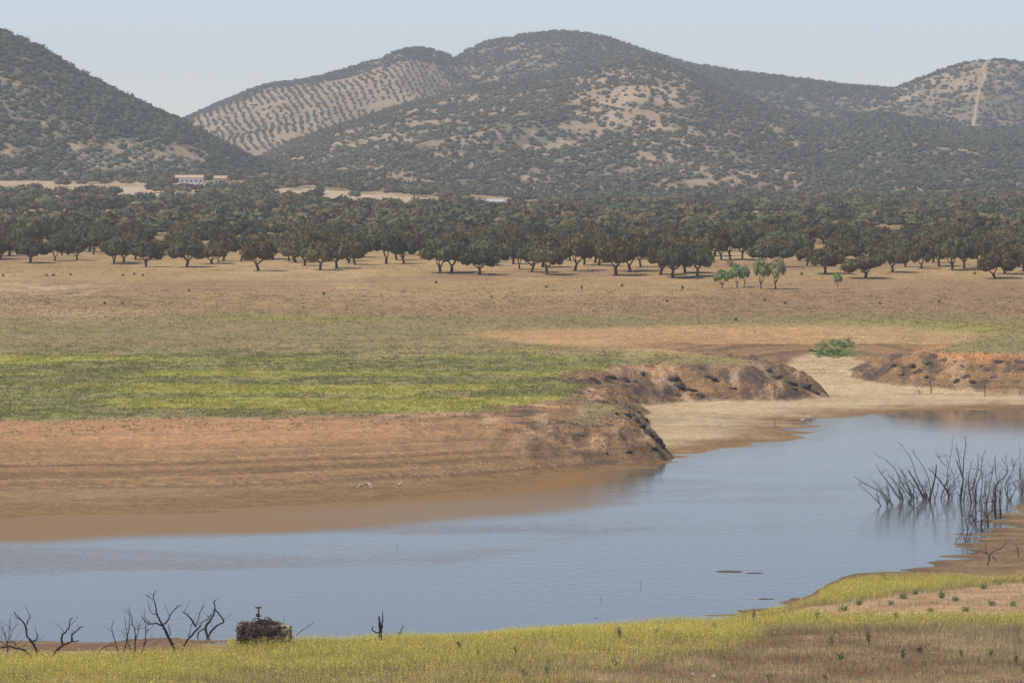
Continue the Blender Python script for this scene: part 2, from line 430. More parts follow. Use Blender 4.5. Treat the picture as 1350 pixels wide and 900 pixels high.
    # valley plants
    col = mixc(col, (.14, .17, .06), sst(.3, .7, blob(px, py, 1100, 456, 34, 12) + (n2 - .5) * .8) * .6)
    # near bank
    nr = Y < 366
    nr = nr | ((Y < 445) & (px > 1150) & (py > 640))
    if nr.any():
        x, y, a, b, zz = X[nr], Y[nr], px[nr], py[nr], Z[nr]
        _, dn, isup = nearland(x, y)
        p1, p2 = n1[nr], n2[nr]
        q = np.zeros((len(x), 3)); q[:] = (.26, .17, .10)
        q = mixc(q, (.33, .22, .12), sst(.45, .6, p2))
        q = mixc(q, (.42, .27, .155), mound(a, b) * (.55 + .4 * sst(.4, .6, p2)))
        mudc = np.zeros((len(x), 3)); mudc[:] = (.25, .165, .085)
        mudc = mixc(mudc, (.17, .115, .06), sst(.4, .6, fbm(x / 8, y / 2.5, 91, 4)) * .8)
        mudc = mixc(mudc, (.42, .31, .19), blob(a, b, 1345, 668, 30, 6) * .9)
        mudc = mixc(mudc, (.13, .085, .045), sst(4, .5, dn) * .8)
        lowm = (~isup | (zz < 1.2)) * sst(2.6, 1.0, zz)
        q = mixc(q, mudc, lowm)
        muddy = sst(250, 262, y) * sst(300, 230, a)
        q = mixc(q, (.18, .11, .065), muddy * (1 - lowm))
        col[nr] = q
    return col
def mound(px, py):
    n = fbm(px / 40, py / 10, 95, 3) - .5
    top = np.interp(px, [1000, 1100, 1200, 1350], [806, 797, 780, 768]) + n * 10
    bot = np.interp(px, [1000, 1100, 1350], [810, 812, 810]) + n * 8
    return sst(-3, 3, py - top) * sst(3, -3, py - bot) * sst(1010, 1060, px)

def fan(name, us, Ys, surf, material, colf):
    U, Yg = np.meshgrid(us, Ys)
    X = U * np.maximum(Yg, 90)
    Z = surf(X, Yg)
    V = np.stack([X, Yg, Z], -1).reshape(-1, 3)
    nr, nc = U.shape
    i = np.arange(nr - 1)[:, None] * nc + np.arange(nc - 1)
    i = i.ravel()
    Fc = np.stack([i, i + 1, i + nc + 1, i + nc], 1)
    return mk(name, V, Fc, material, colf(X, Yg, Z).reshape(-1, 3), True)
us = np.concatenate([np.linspace(-.5, -.16, 60), np.linspace(-.158, .158, 860), np.linspace(.16, .5, 60)])
Ys = np.concatenate([np.linspace(-60, 180, 30), np.linspace(184, 700, 760), np.geomspace(701.5, 960, 150), np.geomspace(965, 8800, 160)])
tag(fan('ground', us, Ys, G, M_ground, ground_colour), 'reservoir banks and dry pasture', kind='structure')

# water sheet
wx, wy = np.linspace(-190, 190, 300), np.linspace(262, 660, 320)
WX, WY = np.meshgrid(wx, wy)
wpx, wpy = proj(WX, WY, 0 * WX)
nzz = fbm(WX / 30, WY / 30, 101, 3) - .5
calm = sst(-6, 6, wpy - np.interp(wpx, [0, 560, 900, 1350], [766, 752, 690, 690]) + nzz * 16)
ruf = (1 - calm) * np.interp(wpx, [0, 500, 900, 1350], [1.0, .8, .45, .35]) * sst(680, 712, wpy + nzz * 20) + .16 + .25 * sst(600, 640, wpy) * sst(500, 700, wpx)
sf = sd_poly(WX, WY, SHORE)
shal_refl = sst(-31, -21, sf + nzz * 16) * sst(880, 740, wpx) * np.interp(wpx, [300, 800], [1, .8]) + sst(-9, 0, sf) * .25  # mask of the bank reflection painted over the shallows
i = (np.arange(319)[:, None] * 300 + np.arange(299)).ravel()
wt = mk('water', np.stack([WX, WY, 0 * WX], -1).reshape(-1, 3), np.stack([i, i + 1, i + 301, i + 300], 1), M_water,
        np.stack([np.clip(ruf, 0, 1), np.clip(shal_refl, 0, 1), 0 * ruf], -1).reshape(-1, 3), True)
tag(wt, 'calm grey-blue reservoir water', kind='structure')

# ------------------------------------------------------------------ hills
def hill_fn(pts, Yc, run, back, seed, gul=.14, pw=1.0):
    q = np.array(pts, float)
    yk = np.interp(np.arange(0, 1), [0], [0])
    def f(X, Y):
        Yc_ = Yc + (fbm(X / Y * 22, 0 * Y, seed, 2) - .5) * 260
        px = 675 + F * X / Y
        py = np.interp(px, q[:, 0], q[:, 1])
        py = (py + np.interp(px - 12, q[:, 0], q[:, 1]) + np.interp(px + 12, q[:, 0], q[:, 1])) / 3
        zc = H + (200 - py) / F * Yc_
        base = plain(X, Y * 0 + Yc - run) - 4
        t = (Yc_ - Y) / run
        s = np.where(t > 0, np.clip(1 - t, 0, 1), np.clip(1 + t * run / back, 0, 1))
        s = (.5 - .5 * np.cos(np.pi * s ** pw)) * .55 + .45 * s
        g = fbm(X / 190 + .35 * np.sin(Y / 300), Y / 480, seed + 3, 4)
        r = 1 - 2 * np.abs(g - .5)
        amp = gul * 4 * s * (1 - s)
        z = base + (zc - base) * (s + amp * (r - .78) * 1.9 + amp * .35 * (fbm(X / 60, Y / 90, seed + 9, 3) - .5))
        return np.where(s > .0005, z, -30)
    return f
HILLS = dict(
    A=(hill_fn([(-900, -150), (-300, -40), (-120, 10), (0, 44), (50, 62), (100, 92), (150, 119), (200, 144), (240, 160), (280, 183), (330, 209), (380, 226), (430, 240), (480, 262), (600, 300), (2500, 330)], 3000, 620, 900, 201, .08), 2150, 3500),
    B=(hill_fn([(-900, 230), (100, 220), (200, 178), (245, 156), (300, 132), (350, 112), (400, 107), (450, 94), (500, 79), (530, 66), (545, 63), (580, 69), (610, 84), (680, 120), (800, 170), (2500, 240)], 4600, 1100, 700, 211, .10), 3300, 5200),
    S=(hill_fn([(-900, 240), (450, 170), (560, 108), (600, 77), (640, 56), (700, 46), (745, 42), (790, 48), (850, 68), (900, 83), (950, 93), (1000, 98), (1060, 106), (1120, 114), (1180, 118), (1240, 125), (1500, 150), (2500, 200)], 4900, 1500, 900, 221, .12), 3300, 5700),
    C=(hill_fn([(-900, 290), (200, 260), (300, 229), (330, 211), (380, 189), (450, 167), (520, 144), (590, 124), (640, 112), (680, 108), (730, 96), (790, 80), (850, 74), (890, 90), (950, 118), (1020, 143), (1100, 168), (1200, 195), (1350, 220), (1600, 250), (2500, 260)], 3950, 1650, 900, 231, .15), 2150, 4700),
    D=(hill_fn([(-900, 280), (900, 210), (1000, 185), (1080, 165), (1150, 150), (1210, 158), (1260, 170), (1350, 170), (1480, 165), (1700, 190), (2500, 230)], 3700, 1450, 700, 241, .14), 2150, 4300),
    E=(hill_fn([(-900, 260), (1000, 190), (1100, 140), (1180, 117), (1220, 101), (1260, 86), (1300, 78), (1330, 80), (1350, 84), (1450, 112), (1600, 160), (2500, 220)], 4500, 800, 700, 251, .12), 3500, 5100))
hus = np.linspace(-.30, .30, 620)
BARE = [(800, 120, 45, 22, .55), (770, 155, 30, 14, .6), (830, 150, 60, 20, .62), (900, 165, 30, 25, .4), (1075, 245, 60, 10, .35), (1180, 254, 70, 8, .6), (1120, 250, 20, 6, 1.1), (1147, 253, 14, 5, 1.1), (1082, 250, 14, 4, 1.0), (1012, 250, 16, 4, 1.0),
        (1192, 256, 22, 5, 1.1), (1298, 258, 26, 5, 1.2), (1245, 257, 16, 4, 1.1), (930, 225, 38, 10, .7), (945, 240, 60, 10, .6), (980, 258, 50, 8, .55), (880, 215, 40, 8, .5), (530, 238, 38, 10, .85), (478, 228, 22, 8, .8),
        (530, 188, 22, 7, .75), (636, 104, 18, 4, .95), (700, 235, 15, 7, .75), (600, 128, 45, 5, .7), (545, 128, 60, 7, .85), (700, 60, 30, 5, .2), (1240, 115, 55, 22, .5), (1200, 130, 22, 8, .6), (1320, 90, 20, 12, .5), (1275, 168, 35, 4, .85), (1345, 165, 20, 8, .6),
        (705, 75, 10, 5, .4), (430, 180, 60, 8, .5), (620, 150, 50, 10, .35), (460, 195, 80, 22, .42), (560, 160, 60, 20, .38), (620, 210, 60, 16, .3), (860, 110, 60, 18, .4), (740, 190, 60, 30, .3), (900, 190, 60, 30, .35), (1000, 235, 60, 20, .42), (1260, 100, 60, 18, .38), (1040, 180, 40, 30, .2), (1180, 116, 6, 3, .8), (320, 180, 20, 5, .9), (370, 250, 10, 4, .95), (345, 228, 16, 5, .9), (395, 237, 12, 3, .95), (340, 250, 12, 4, .9), (95, 195, 12, 8, .6), (25, 65, 12, 8, .3), (60, 230, 60, 5, .6), (240, 232, 60, 5, .7), (1000, 270, 18, 3, .8), (1215, 30, 5, 5, 0)]
def barren(px, py, X, Y, key):
    n = fbm(X / 45, Y / 80, 301, 4); n2 = fbm(X / 16, Y / 26, 303, 3)
    b = np.zeros(px.shape)
    for cx, cy, rx, ry, a in BARE:
        b = np.maximum(b, a * np.exp(-(((px - cx) / rx) ** 4 + ((py - cy) / ry) ** 4) * .8))
    if key == 'B':
        b = np.maximum(b, .85 * sst(8, 20, py - np.interp(px, [245, 350, 450, 545, 600], [148, 108, 92, 66, 74])) * sst(620, 560, px))
    if key in 'CS':
        b = np.maximum(b, .55 * sst(2, 6, py - np.interp(px, [330, 450, 600], [208, 164, 122])) * sst(38, 10, py - np.interp(px, [330, 450, 600], [208, 164, 122])) * sst(640, 560, px))
    v = b + (n - .5) * .9 + (n2 - .5) * .9
    v = v + (fbm(X / 26, Y / 40, 305, 2) - .5) * .6 + (-.05 if key == 'A' else .04)
    return sst(.27, .42, v), b
def hill_colour(key):
    def f(X, Y, Z):
        px, py = proj(X, Y, Z)
        v, b = barren(px, py, X, Y, key)
        n = fbm(X / 30, Y / 50, 311, 3)
        c = np.zeros(X.shape + (3,)); c[:] = (.15, .135, .08)
        c = mixc(c, (.225, .18, .115), sst(.4, .65, n))
        soil = np.zeros_like(c); soil[:] = (.32, .23, .15)
        soil = mixc(soil, (.38, .285, .19), sst(.45, .6, fbm(X / 60, Y / 60, 313, 3)))
        k = {'A': .6, 'B': .62, 'E': .72}.get(key, .85)
        if key == 'A': v = np.maximum(v, .8 * sst(.35, .6, blob(px, py, 190, 210, 110, 27)))
        return mixc(c, soil, v * k)
    return f
HN = dict(A='dark wooded hill on the left', B='back ridge planted with olive rows', S='rounded summit behind the main hill', C='broad main hill with tan clearings', D='low wooded shoulder on the right', E='right hill crossed by a pale firebreak')
for k, (f, ya, yb) in HILLS.items():
    tag(fan('hills', hus, np.linspace(ya, yb, 300), f, M_hill, hill_colour(k)), HN[k], kind='structure')

# elevation-angle horizon table, used to leave out what nothing but hidden slopes would carry
tu = np.linspace(-.17, .17, 341); tY = np.concatenate([np.geomspace(860, 2100, 260), np.linspace(2105, 5700, 700)])
TU, TY = np.meshgrid(tu, tY)
tz = G(TU * TY, TY)
for k, (f, ya, yb) in HILLS.items():
    tz = np.maximum(tz, np.where((TY >= ya) & (TY <= yb), f(TU * TY, TY), -50))
tang = np.maximum.accumulate((tz - H) / TY, axis=0)
def visible(X, Y, Ztop, margin=0.0):
    iu = np.clip(np.round((X / Y + .17) / .001).astype(int), 0, 340)
    iy = np.clip(np.searchsorted(tY, Y * .992) - 1, 0, len(tY) - 1)
    return (Ztop - H) / Y + margin > tang[iy, iu]

# ------------------------------------------------------------------ foliage
def clump_batch(P, size, hgt, tint, nc=14, card=.34, sub=0, core=.82):
    """P (n,3) bases, size radius, hgt height -> merged tris with a lumpy core and loose leaf faces"""
    n = len(P)
    iv, fi = ICO[sub]
    m = len(iv)
    d = 1 + R.normal(0, .16, (n, m))
    V = iv[None] * d[..., None] * core
    V = V * np.stack([size, size, hgt * .55], 1)[:, None]
    V[..., 2] += (hgt * .5)[:, None]
    V = V + P[:, None]
    Fa = (fi[None] + (np.arange(n) * m)[:, None, None]).reshape(-1, 3)
    ct = np.repeat(tint, m, 0)
    dr = R.normal(0, 1, (n, nc, 3)); dr[..., 2] = np.abs(dr[..., 2]) * .9 - .25
    dr /= np.linalg.norm(dr, axis=2)[..., None]
    c = dr * (1 + R.uniform(-.12, .12, (n, nc, 1))) * np.stack([size, size, hgt * .55], 1)[:, None] * .93
    c[..., 2] += (hgt * .5)[:, None]
    c += P[:, None]
    s = (size * card)[:, None, None, None]
    tri = R.normal(0, 1, (n, nc, 3, 3)); tri -= tri.mean(2, keepdims=True)
    tri = c[:, :, None] + tri * s * .8
    V2 = tri.reshape(-1, 3)
    F2 = np.arange(len(V2)).reshape(-1, 3) + n * m
    ct2 = np.repeat(np.repeat(tint, nc, 0) * R.uniform(.75, 1.3, (n * nc, 1)), 3, 0)
    return np.vstack([V.reshape(-1, 3), V2]), np.vstack([Fa, F2]), np.vstack([ct, ct2])
def tints(n, base, var=.22, hue=.1):
    t = np.array(base)[None] * (1 + R.normal(0, var, (n, 1)).clip(-.5, .6))
    t[:, 0] *= 1 + R.normal(0, hue, n).clip(-.3, .3)
    return t

def scatter_hill(key, dens, rad, base):
    f, ya, yb = HILLS[key]
    area = .32 * (yb ** 2 - ya ** 2) / 2
    n = int(area * dens)
    u = R.uniform(-.16, .16, n); Y = np.sqrt(R.uniform(ya ** 2, yb ** 2, n)); X = u * Y
    Z = f(X, Y)
    rest = np.full(n, -99.)
    for k, (g, a, b) in HILLS.items():
        if k != key:
            q = (Y >= a) & (Y <= b)
            rest[q] = np.maximum(rest[q], g(X[q], Y[q]))
    ok = (Z > rest) & (Z > G(X, Y) - .5)
    ok &= visible(X, Y, Z + 4)
    X, Y, Z = X[ok], Y[ok], Z[ok]
    px, py = proj(X, Y, Z)
    v, b = barren(px, py, X, Y, key)
    keep = R.random(len(X)) > v * (.6 if key != 'B' else 1.0)
    if key == 'B':
        keep &= ~((b > .5) & (R.random(len(X)) > .12))
    if key == 'A':
        keep &= ~((blob(px, py, 190, 210, 100, 26) > .45) & (R.random(len(X)) < .85))
    if key == 'E':
        tr = np.interp(py, TRACK[:, 1], TRACK[:, 0])
        keep &= ~((np.abs(px - tr) < 4) & (py < 172))
    X, Y, Z = X[keep], Y[keep], Z[keep]
    big = fbm(X / 50, Y / 70, 333, 3)
    r = rad * R.uniform(.55, 1.25, len(X)) * (.75 + .5 * big)
    t = tints(len(X), base, .2) * (.72 + .6 * fbm(X / 110, Y / 160, 337, 3))[:, None]
    return clump_batch(np.stack([X, Y, Z - .4], 1), r, r * R.uniform(.95, 1.35, len(X)), t, nc=11)
TRACK = np.array([(1309, 76), (1300, 84), (1296, 92), (1298, 100), (1297, 108), (1292, 116), (1290, 124), (1288, 134), (1286, 146), (1284, 158), (1283, 167)], float)
GV = dict(A=('scrub', 'dense dark oak scrub covering the left hill'), B=('scrub', 'scattered scrub on the crest of the olive ridge'), S=('scrub', 'scrub woodland on the rounded summit'),
          C=('scrub', 'patchy oak scrub on the broad main hill'), D=('scrub', 'dense scrub on the low right shoulder'), E=('scrub', 'thin scrub on the hill with the firebreak'))
for key, dn, rad, base in [('A', .030, 2.9, (.10, .105, .055)), ('B', .021, 2.6, (.10, .105, .065)), ('S', .021, 2.8, (.105, .105, .062)), ('C', .022, 2.75, (.112, .108, .062)),
                           ('D', .023, 2.8, (.10, .103, .06)), ('E', .019, 2.6, (.10, .105, .068))]:
    V, Fc, c = scatter_hill(key, dn, rad, base)
    tag(mk(GV[key][0], V, Fc, M_far, c), GV[key][1], 'scrub', kind='stuff')
    print('scrub', key, len(Fc))
# olive rows
def olives(key, px0, px1, region, sp, dsp, base, ang, label, rad):
    f, ya, yb = HILLS[key]
    ca, sa = math.cos(ang), math.sin(ang)
    g = np.arange(-2600, 2600, sp)
    A_, B_ = np.meshgrid(g, np.arange(-2600, 2600, dsp))
    A_ = A_ + R.normal(0, .9, A_.shape) + 9 * (vn(A_ / 160, B_ / 160, 341) - .5); B_ = B_ + R.normal(0, 1.4, A_.shape) + 10 * vn(A_ / 90, B_ / 300, 343)
    cy = (ya + yb) / 2
    X = (A_ * ca - B_ * sa).ravel(); Y = (A_ * sa + B_ * ca).ravel() + cy
    m = (Y > ya) & (Y < yb) & (X / Y > (px0 - 675) / F) & (X / Y < (px1 - 675) / F)
    X, Y = X[m], Y[m]; Z = f(X, Y)
    px, py = proj(X, Y, Z)
    m = region(px, py) & visible(X, Y, Z + 3) & (R.random(len(X)) > .15) & (fbm(X / 70, Y / 110, 351, 3) < .70)
    X, Y, Z = X[m], Y[m], Z[m]
    r = rad * R.uniform(.75, 1.2, len(X))
    V, Fc, c = clump_batch(np.stack([X, Y, Z - .2], 1), r, r * 1.35, tints(len(X), base, .15), nc=12)
    tag(mk('olive_trees', V, Fc, M_far, c), label, 'olive trees', kind='stuff')
    print('olives', len(X))
olives('B', 240, 640, lambda px, py: (py > np.interp(px, [245, 350, 450, 545, 640], [152, 114, 98, 74, 84])) & (py < 215), 7.4, 12.5, (.105, .11, .07), .10, 'rows of olive trees on the back ridge', 2.05)
olives('A', 80, 330, lambda px, py: blob(px, py, 190, 210, 110, 27) > .42, 8.0, 15, (.17, .185, .12), -.12, 'pale olive grove at the foot of the left hill', 2.6)

# pale firebreak on the right hill
fE = HILLS['E'][0]
mb = MB(); pts = []
for (a, b) in curve(TRACK, 4):
    x, y, z = hit(a, b, fE, 3600, 4700, 3000); pts.append((x, y, z))
pts = np.array(pts); wds = 1.3 + 1.0 * vn(np.arange(len(pts)) * .6, 0 * pts[:, 0], 5)
VV = []
for j in range(len(pts)):
    for k in (-1, -.5, 0, .5, 1):
        x = pts[j, 0] + k * wds[j]; y = pts[j, 1]
        VV.append((x, y, float(fE(np.array([x]), np.array([y]))[0]) + .35))
FF = [[j * 5 + k, j * 5 + k + 1, j * 5 + k + 6, j * 5 + k + 5] for j in range(len(pts) - 1) for k in range(4)]
M_track = mat('pale_dirt', base=(.38, .29, .20), noise=[((.2, .2, .2), .25)])
tag(mk('path', np.array(VV), np.array(FF), M_track), 'pale firebreak track down the right hill', kind='structure')

# ------------------------------------------------------------------ oaks
def crown(seed, w=1.0, n=12, cards=1500, flat=.42):
    rg = np.random.default_rng(seed); mb = MB()
    P, S = [], []
    for i in range(n):
        a = i * 2.4 + rg.uniform(-.4, .4); rr = math.sqrt((i + .3) / n) * .68
        P.append((math.cos(a) * rr, math.sin(a) * rr, flat * (1 - rr ** 2 * 1.1) * rg.uniform(.75, 1.15) + rg.uniform(-.06, .05)))
        S.append((rg.uniform(.26, .42), rg.uniform(.26, .42), rg.uniform(.22, .31)))
    P, S = np.array(P), np.array(S)
    iv, fi = ICO[1]
    for p, s in zip(P, S):
        d = 1 + rg.normal(0, .1, len(iv))
        mb.add(iv * d[:, None] * s * .8 + p, fi, (1, 1, 1))
    k = rg.integers(0, n, cards)
    dr = rg.normal(0, 1, (cards, 3)); dr[:, 2] = np.where(dr[:, 2] < -.3, -dr[:, 2] * .5, dr[:, 2])
    dr /= np.linalg.norm(dr, axis=1)[:, None]
    c = P[k] + dr * S[k] * rg.uniform(.82, 1.14, (cards, 1))
    q = rg.normal(0, 1, (cards, 3, 3)); q -= q.mean(1, keepdims=True)
    V = (c[:, None] + q * .045).reshape(-1, 3)
    mb.add(V, np.arange(len(V)).reshape(-1, 3), np.repeat(rg.uniform(.55, 1.6, (cards, 1)), 3, 0) * np.ones(3))
    v = np.vstack(mb.v); v[:, :2] *= w
    mb.v = [v]; mb.f = [np.vstack(mb.f)]; mb.c = [np.vstack(mb.c)]
    return mb
def trunk(seed, hgt=.36, fork=3, lean=0.05):
    rg = np.random.default_rng(seed); mb = MB()
    b = np.array([0, 0, -.04]); t = np.array([rg.normal(0, lean), rg.normal(0, lean), hgt * rg.uniform(.5, .75)])
    mid = (b + t) / 2 + np.array([rg.normal(0, .02), 0, 0])
    mb.tube(curve([b, mid, t], 3), np.linspace(.075, .058, 7), 8, wob=.06)
    for i in range(fork):
        a = i * 6.28 / fork + rg.uniform(-.5, .5)
        e = np.array([math.cos(a) * rg.uniform(.18, .42), math.sin(a) * rg.uniform(.18, .42), hgt + rg.uniform(.15, .3)])
        m = t * .5 + e * .5 + np.array([math.cos(a) * .06, math.sin(a) * .06, -.03])
        mb.tube(curve([t - [0, 0, .02], m, e], 3), np.linspace(.036, .014, 7), 6)
    return mb
oakm = []
for i in range(9):
    cm = crown(40 + i, cards=1700, n=11 + i % 4, flat=.36 + .03 * (i % 4))
    v = cm.v[0]; v[:, 2] *= 1.12; v[:, 2] += .40
    base = [(.125, .112, .05), (.10, .105, .05), (.14, .112, .046), (.105, .11, .056)][i % 4]
    cm.c[0] = cm.c[0] * np.array(base)
    co = cm.build('crown', M_leaf, link=False); to = trunk(80 + i, hgt=.40, fork=3 + i % 2).build('trunk', M_bark, smooth=True, link=False)
    oakm.append((to.data, co.data))
protos = {}
def oak(x, y, z, w, h, k, label, group, name='holm_oak', meshes=None, cat='tree'):
    """unit crown is ~2 wide, top about 1.15 high"""
    tm, cmesh = (meshes or oakm)[k % len(meshes or oakm)]
    key = id(cmesh)
    if key not in protos:
        r = empty(name, (x, y, z))
        for nm, me in (('trunk', tm), ('crown', cmesh)):
            o = bpy.data.objects.new(nm, me); C.objects.link(o); o.parent = r
        protos[key] = r
    else:
        r = protos[key].copy(); C.objects.link(r)
        for ch in list(protos[key].children):
            c = ch.copy(); C.objects.link(c); c.parent = r
    r.location = (x, y, z)
    r.rotation_euler = (R.normal(0, .05), R.normal(0, .05), R.uniform(0, 6.28))
    r.scale = (w / 2.0, w / 2.0, h / 1.16)
    tag(r, label, cat, group)
    return r
ONES = ['', 'first', 'second', 'third', 'fourth', 'fifth', 'sixth', 'seventh', 'eighth', 'ninth', 'tenth', 'eleventh', 'twelfth', 'thirteenth', 'fourteenth', 'fifteenth', 'sixteenth', 'seventeenth', 'eighteenth', 'nineteenth']
TENS = {2: 'twent', 3: 'thirt', 4: 'fort', 5: 'fift', 6: 'sixt', 7: 'sevent', 8: 'eight', 9: 'ninet'}
def nth(n):
    if n < 20: return ONES[n]
    t, o = divmod(n, 10)
    return TENS[t] + 'ieth' if o == 0 else TENS[t] + 'y-' + ONES[o]
# base px, base py, crown width px, height px
FRONT = [(3, 333, 30, 34), (20, 329, 36, 46), (31, 333, 38, 48), (41, 329, 36, 48), (73, 344, 29, 32), (82, 337, 30, 34), (102, 343, 30, 36), (118, 332, 38, 44), (151, 348, 38, 38),
         (178, 342, 36, 34), (193, 352, 42, 40), (246, 352, 48, 41), (288, 346, 22, 24), (295, 344, 40, 42), (318, 344, 34, 40), (341, 357, 48, 46), (381, 344, 30, 36), (402, 350, 38, 40),
         (422, 356, 42, 44), (444, 354, 46, 48), (458, 344, 36, 44), (468, 349, 40, 48), (510, 348, 44, 46), (523, 343, 38, 40), (533, 347, 36, 38), (579, 360, 50, 50), (595, 359, 50, 48), (632, 362, 50, 40),
         (677, 348, 40, 42), (685, 355, 30, 38), (701, 359, 40, 46), (722, 362, 46, 48), (715, 352, 44, 52), (758, 357, 44, 52), (812, 363, 54, 54), (831, 358, 50, 54), (871, 362, 48, 48),
         (887, 366, 52, 50), (903, 360, 46, 48), (919, 364, 42, 46), (951, 343, 36, 46), (963, 342, 36, 48), (978, 343, 36, 46), (1004, 352, 36, 34), (1028, 352, 38, 34), (1054, 344, 34, 40), (1064, 351, 28, 30),
         (1088, 361, 48, 40), (1141, 367, 54, 35), (1177, 359, 40, 40), (1194, 352, 36, 38), (1215, 354, 34, 38), (1238, 351, 36, 44), (1256, 356, 42, 46), (1271, 354, 38, 44), (1290, 352, 38, 46), (1312, 367, 50, 38), (1325, 361, 44, 44),
         (1338, 352, 40, 48), (1350, 358, 38, 44), (1230, 346, 38, 44), (770, 349, 40, 46), (790, 350, 40, 46), (845, 352, 40, 46), (640, 343, 36, 36), (655, 342, 36, 38), (556, 341, 34, 40), (605, 345, 36, 42)]
FRONT.sort()
DESC = {632: 'low domed holm oak standing alone just ahead of the front rank', 1141: 'broad flat-topped holm oak alone on the right pasture above a dark shadow', 1312: 'wide low holm oak standing forward at the far right of the pasture',
        73: 'small round holm oak standing forward left of the front rank', 246: 'rounded holm oak with a pale thick trunk forward on the left', 341: 'large dark holm oak reaching forward between the left groups',
        812: 'tallest spreading holm oak in the middle of the front rank', 288: 'smallest holm oak of the front rank, in front of a larger crown', 1088: 'broad holm oak left of the lone flat-topped oak on the right'}
placed = []
for j, (a, b, w, h) in enumerate(FRONT):
    x, y, z = hit(a, b, n=3000, y0=600)
    s = F / y
    h = h / s; w = w / s
    oak(x, y, z - .1, w * 1.16, h * .9, int(R.integers(0, 9)), DESC.get(a, 'holm oak of the front rank, trunk %s from the left edge' % nth(j + 1)), 'holm oaks along the front of the oak belt')
    placed.append((x, y))
# belt behind them
BLD = [(254, 245, 44, 2250), (291, 244, 20, 2260), (652, 271, 24, 2000), (225, 306, 22, 1190), (1008, 274, 7, 2300), (955, 273, 22, 2200)]
def belt(ya, yb, dens, n0=None):
    area = .30 * (yb ** 2 - ya ** 2) / 2
    n = int(area * dens)
    u = R.uniform(-.15, .15, n); Y = np.sqrt(R.uniform(ya ** 2, yb ** 2, n)); X = u * Y
    return X, Y
mids = []
X_, Y_ = belt(905, 1330, .009)
order = np.argsort(Y_)
grid = [p for p in placed]
for x, y in zip(X_[order], Y_[order]):
    px = 675 + F * x / y
    if abs(px - 675) > 700: continue
    dl = .0
    if y < 1040 and R.random() < .75: continue
    g = np.array(grid)
    if (np.hypot(g[:, 0] - x, g[:, 1] - y) < 7.2).any(): continue
    if 1085 < y < 1200 and abs(px - 225) < 15: continue
    grid.append((x, y)); mids.append((x, y))
print('mid oaks', len(mids))
mids = mids[:236]
ymid = mids[-1][1]
for j, (x, y) in enumerate(mids):
    z = float(G(np.array([x]), np.array([y]))[0])
    px = 675 + F * x / y
    part = 'left' if px < 450 else 'middle' if px < 900 else 'right'
    row = 'just behind the front rank' if y < ymid - 110 else 'deep in the closed ranks'
    oak(x, y, z - .1, R.uniform(6.8, 11.5), R.uniform(4.2, 6.6), int(R.integers(0, 9)), 'holm oak %s in the %s third of the oak belt' % (row, part), 'holm oaks %s, %s' % (row, part))
# rest of the belt, one mass
X, Y = belt(ymid, 2560, .0064)
Z = G(X, Y)
px, py = proj(X, Y, Z)
nb = fbm(X / 60, Y / 90, 401, 3)
strip = (Y > 1900) & (Y < 2150) & (px > 360) & (px < 980) & (py < 276)
keep = visible(X, Y, Z + 9, .0005) & (R.random(len(X)) > strip * .93) & ~((Y > 1150) & (nb > np.interp(Y, [1150, 1700, 2400], [.66, .56, .52])))
keep &= ~((px < 80) & (Y > 2050) & (Y < 2330) & (nb > .35))
keep &= ~((Y > 2080) & (px < 330) & (fbm(X / 25, Y / 60, 403, 2) > .5))
for a, b, w, yy in BLD:
    keep &= ~((np.abs(px - a) < w / 2 + 4) & (Y > yy - 170) & (Y < yy + 16))
X, Y, Z = X[keep], Y[keep], Z[keep]
print('belt rest', len(X))
n = len(X)
r = R.uniform(3.0, 5.4, n); hh = R.uniform(4.2, 7.0, n)
bt = tints(n, (.115, .105, .052), .28, .16)
Vs, Fs, Cs, off = [], [], [], 0
lob = [(0, 0, .62, .75)] + [(math.cos(a) * .55, math.sin(a) * .55, .42, .55) for a in np.arange(5) * 1.257]
for (lx, ly, lz, ls) in lob:
    P = np.stack([X + lx * r * R.uniform(.8, 1.2, n), Y + ly * r, Z + hh * (lz - .22) * R.uniform(.85, 1.15, n)], 1)
    V, Fc, c = clump_batch(P, r * ls, hh * .5, bt * R.uniform(.85, 1.15, (n, 1)), nc=16, card=.26)
    Vs.append(V); Fs.append(Fc + off); Cs.append(c); off += len(V)
tag(mk('oak_woodland', np.vstack(Vs), np.vstack(Fs), M_far, np.vstack(Cs)), 'closed mass of holm oaks from the belt back to the hill feet', 'woodland', kind='stuff')

# pale green riverside trees in front of the belt
wm = []
for i in range(3):
    cm = crown(140 + i, cards=1300, n=10, flat=.5); v = cm.v[0]; v[:, 2] += .5
    v[:, 2] = .45 + (v[:, 2] - .45) * 1.1
    cm.v = [v]; cm.c[0] = cm.c[0] * np.array([(.26, .29, .13), (.22, .29, .12), (.31, .31, .16)][i])
    wm.append((trunk(180 + i, .42, 4, .1).build('trunk', M_bark, link=False).data, cm.build('crown', M_leaf, link=False).data))
for a, b, w, h, lab in [(951, 380, 25, 22, 'pale green tree with a short dark trunk, leftmost of the pale trees'), (971, 379, 24, 27, 'pale green tree between the leftmost pale tree and a slim one'),
                        (981, 378, 15, 24, 'slim leaning pale green tree, third of the pale trees'), (1004, 381, 30, 34, 'yellowish pale green tree with a round crown beside its greener twin'),
                        (1023, 381, 28, 36, 'greenest and tallest of the pale trees before the oaks'), (1104, 381, 14, 20, 'tiny pale green sapling tree standing alone on the pasture')]:
    x, y, z = hit(a, b, n=3000, y0=600); s = F / y
    oak(x, y, z - .05, w / s, h / s, int(R.integers(0, 3)), lab, 'pale green trees before the oak belt', 'willow_tree', wm)

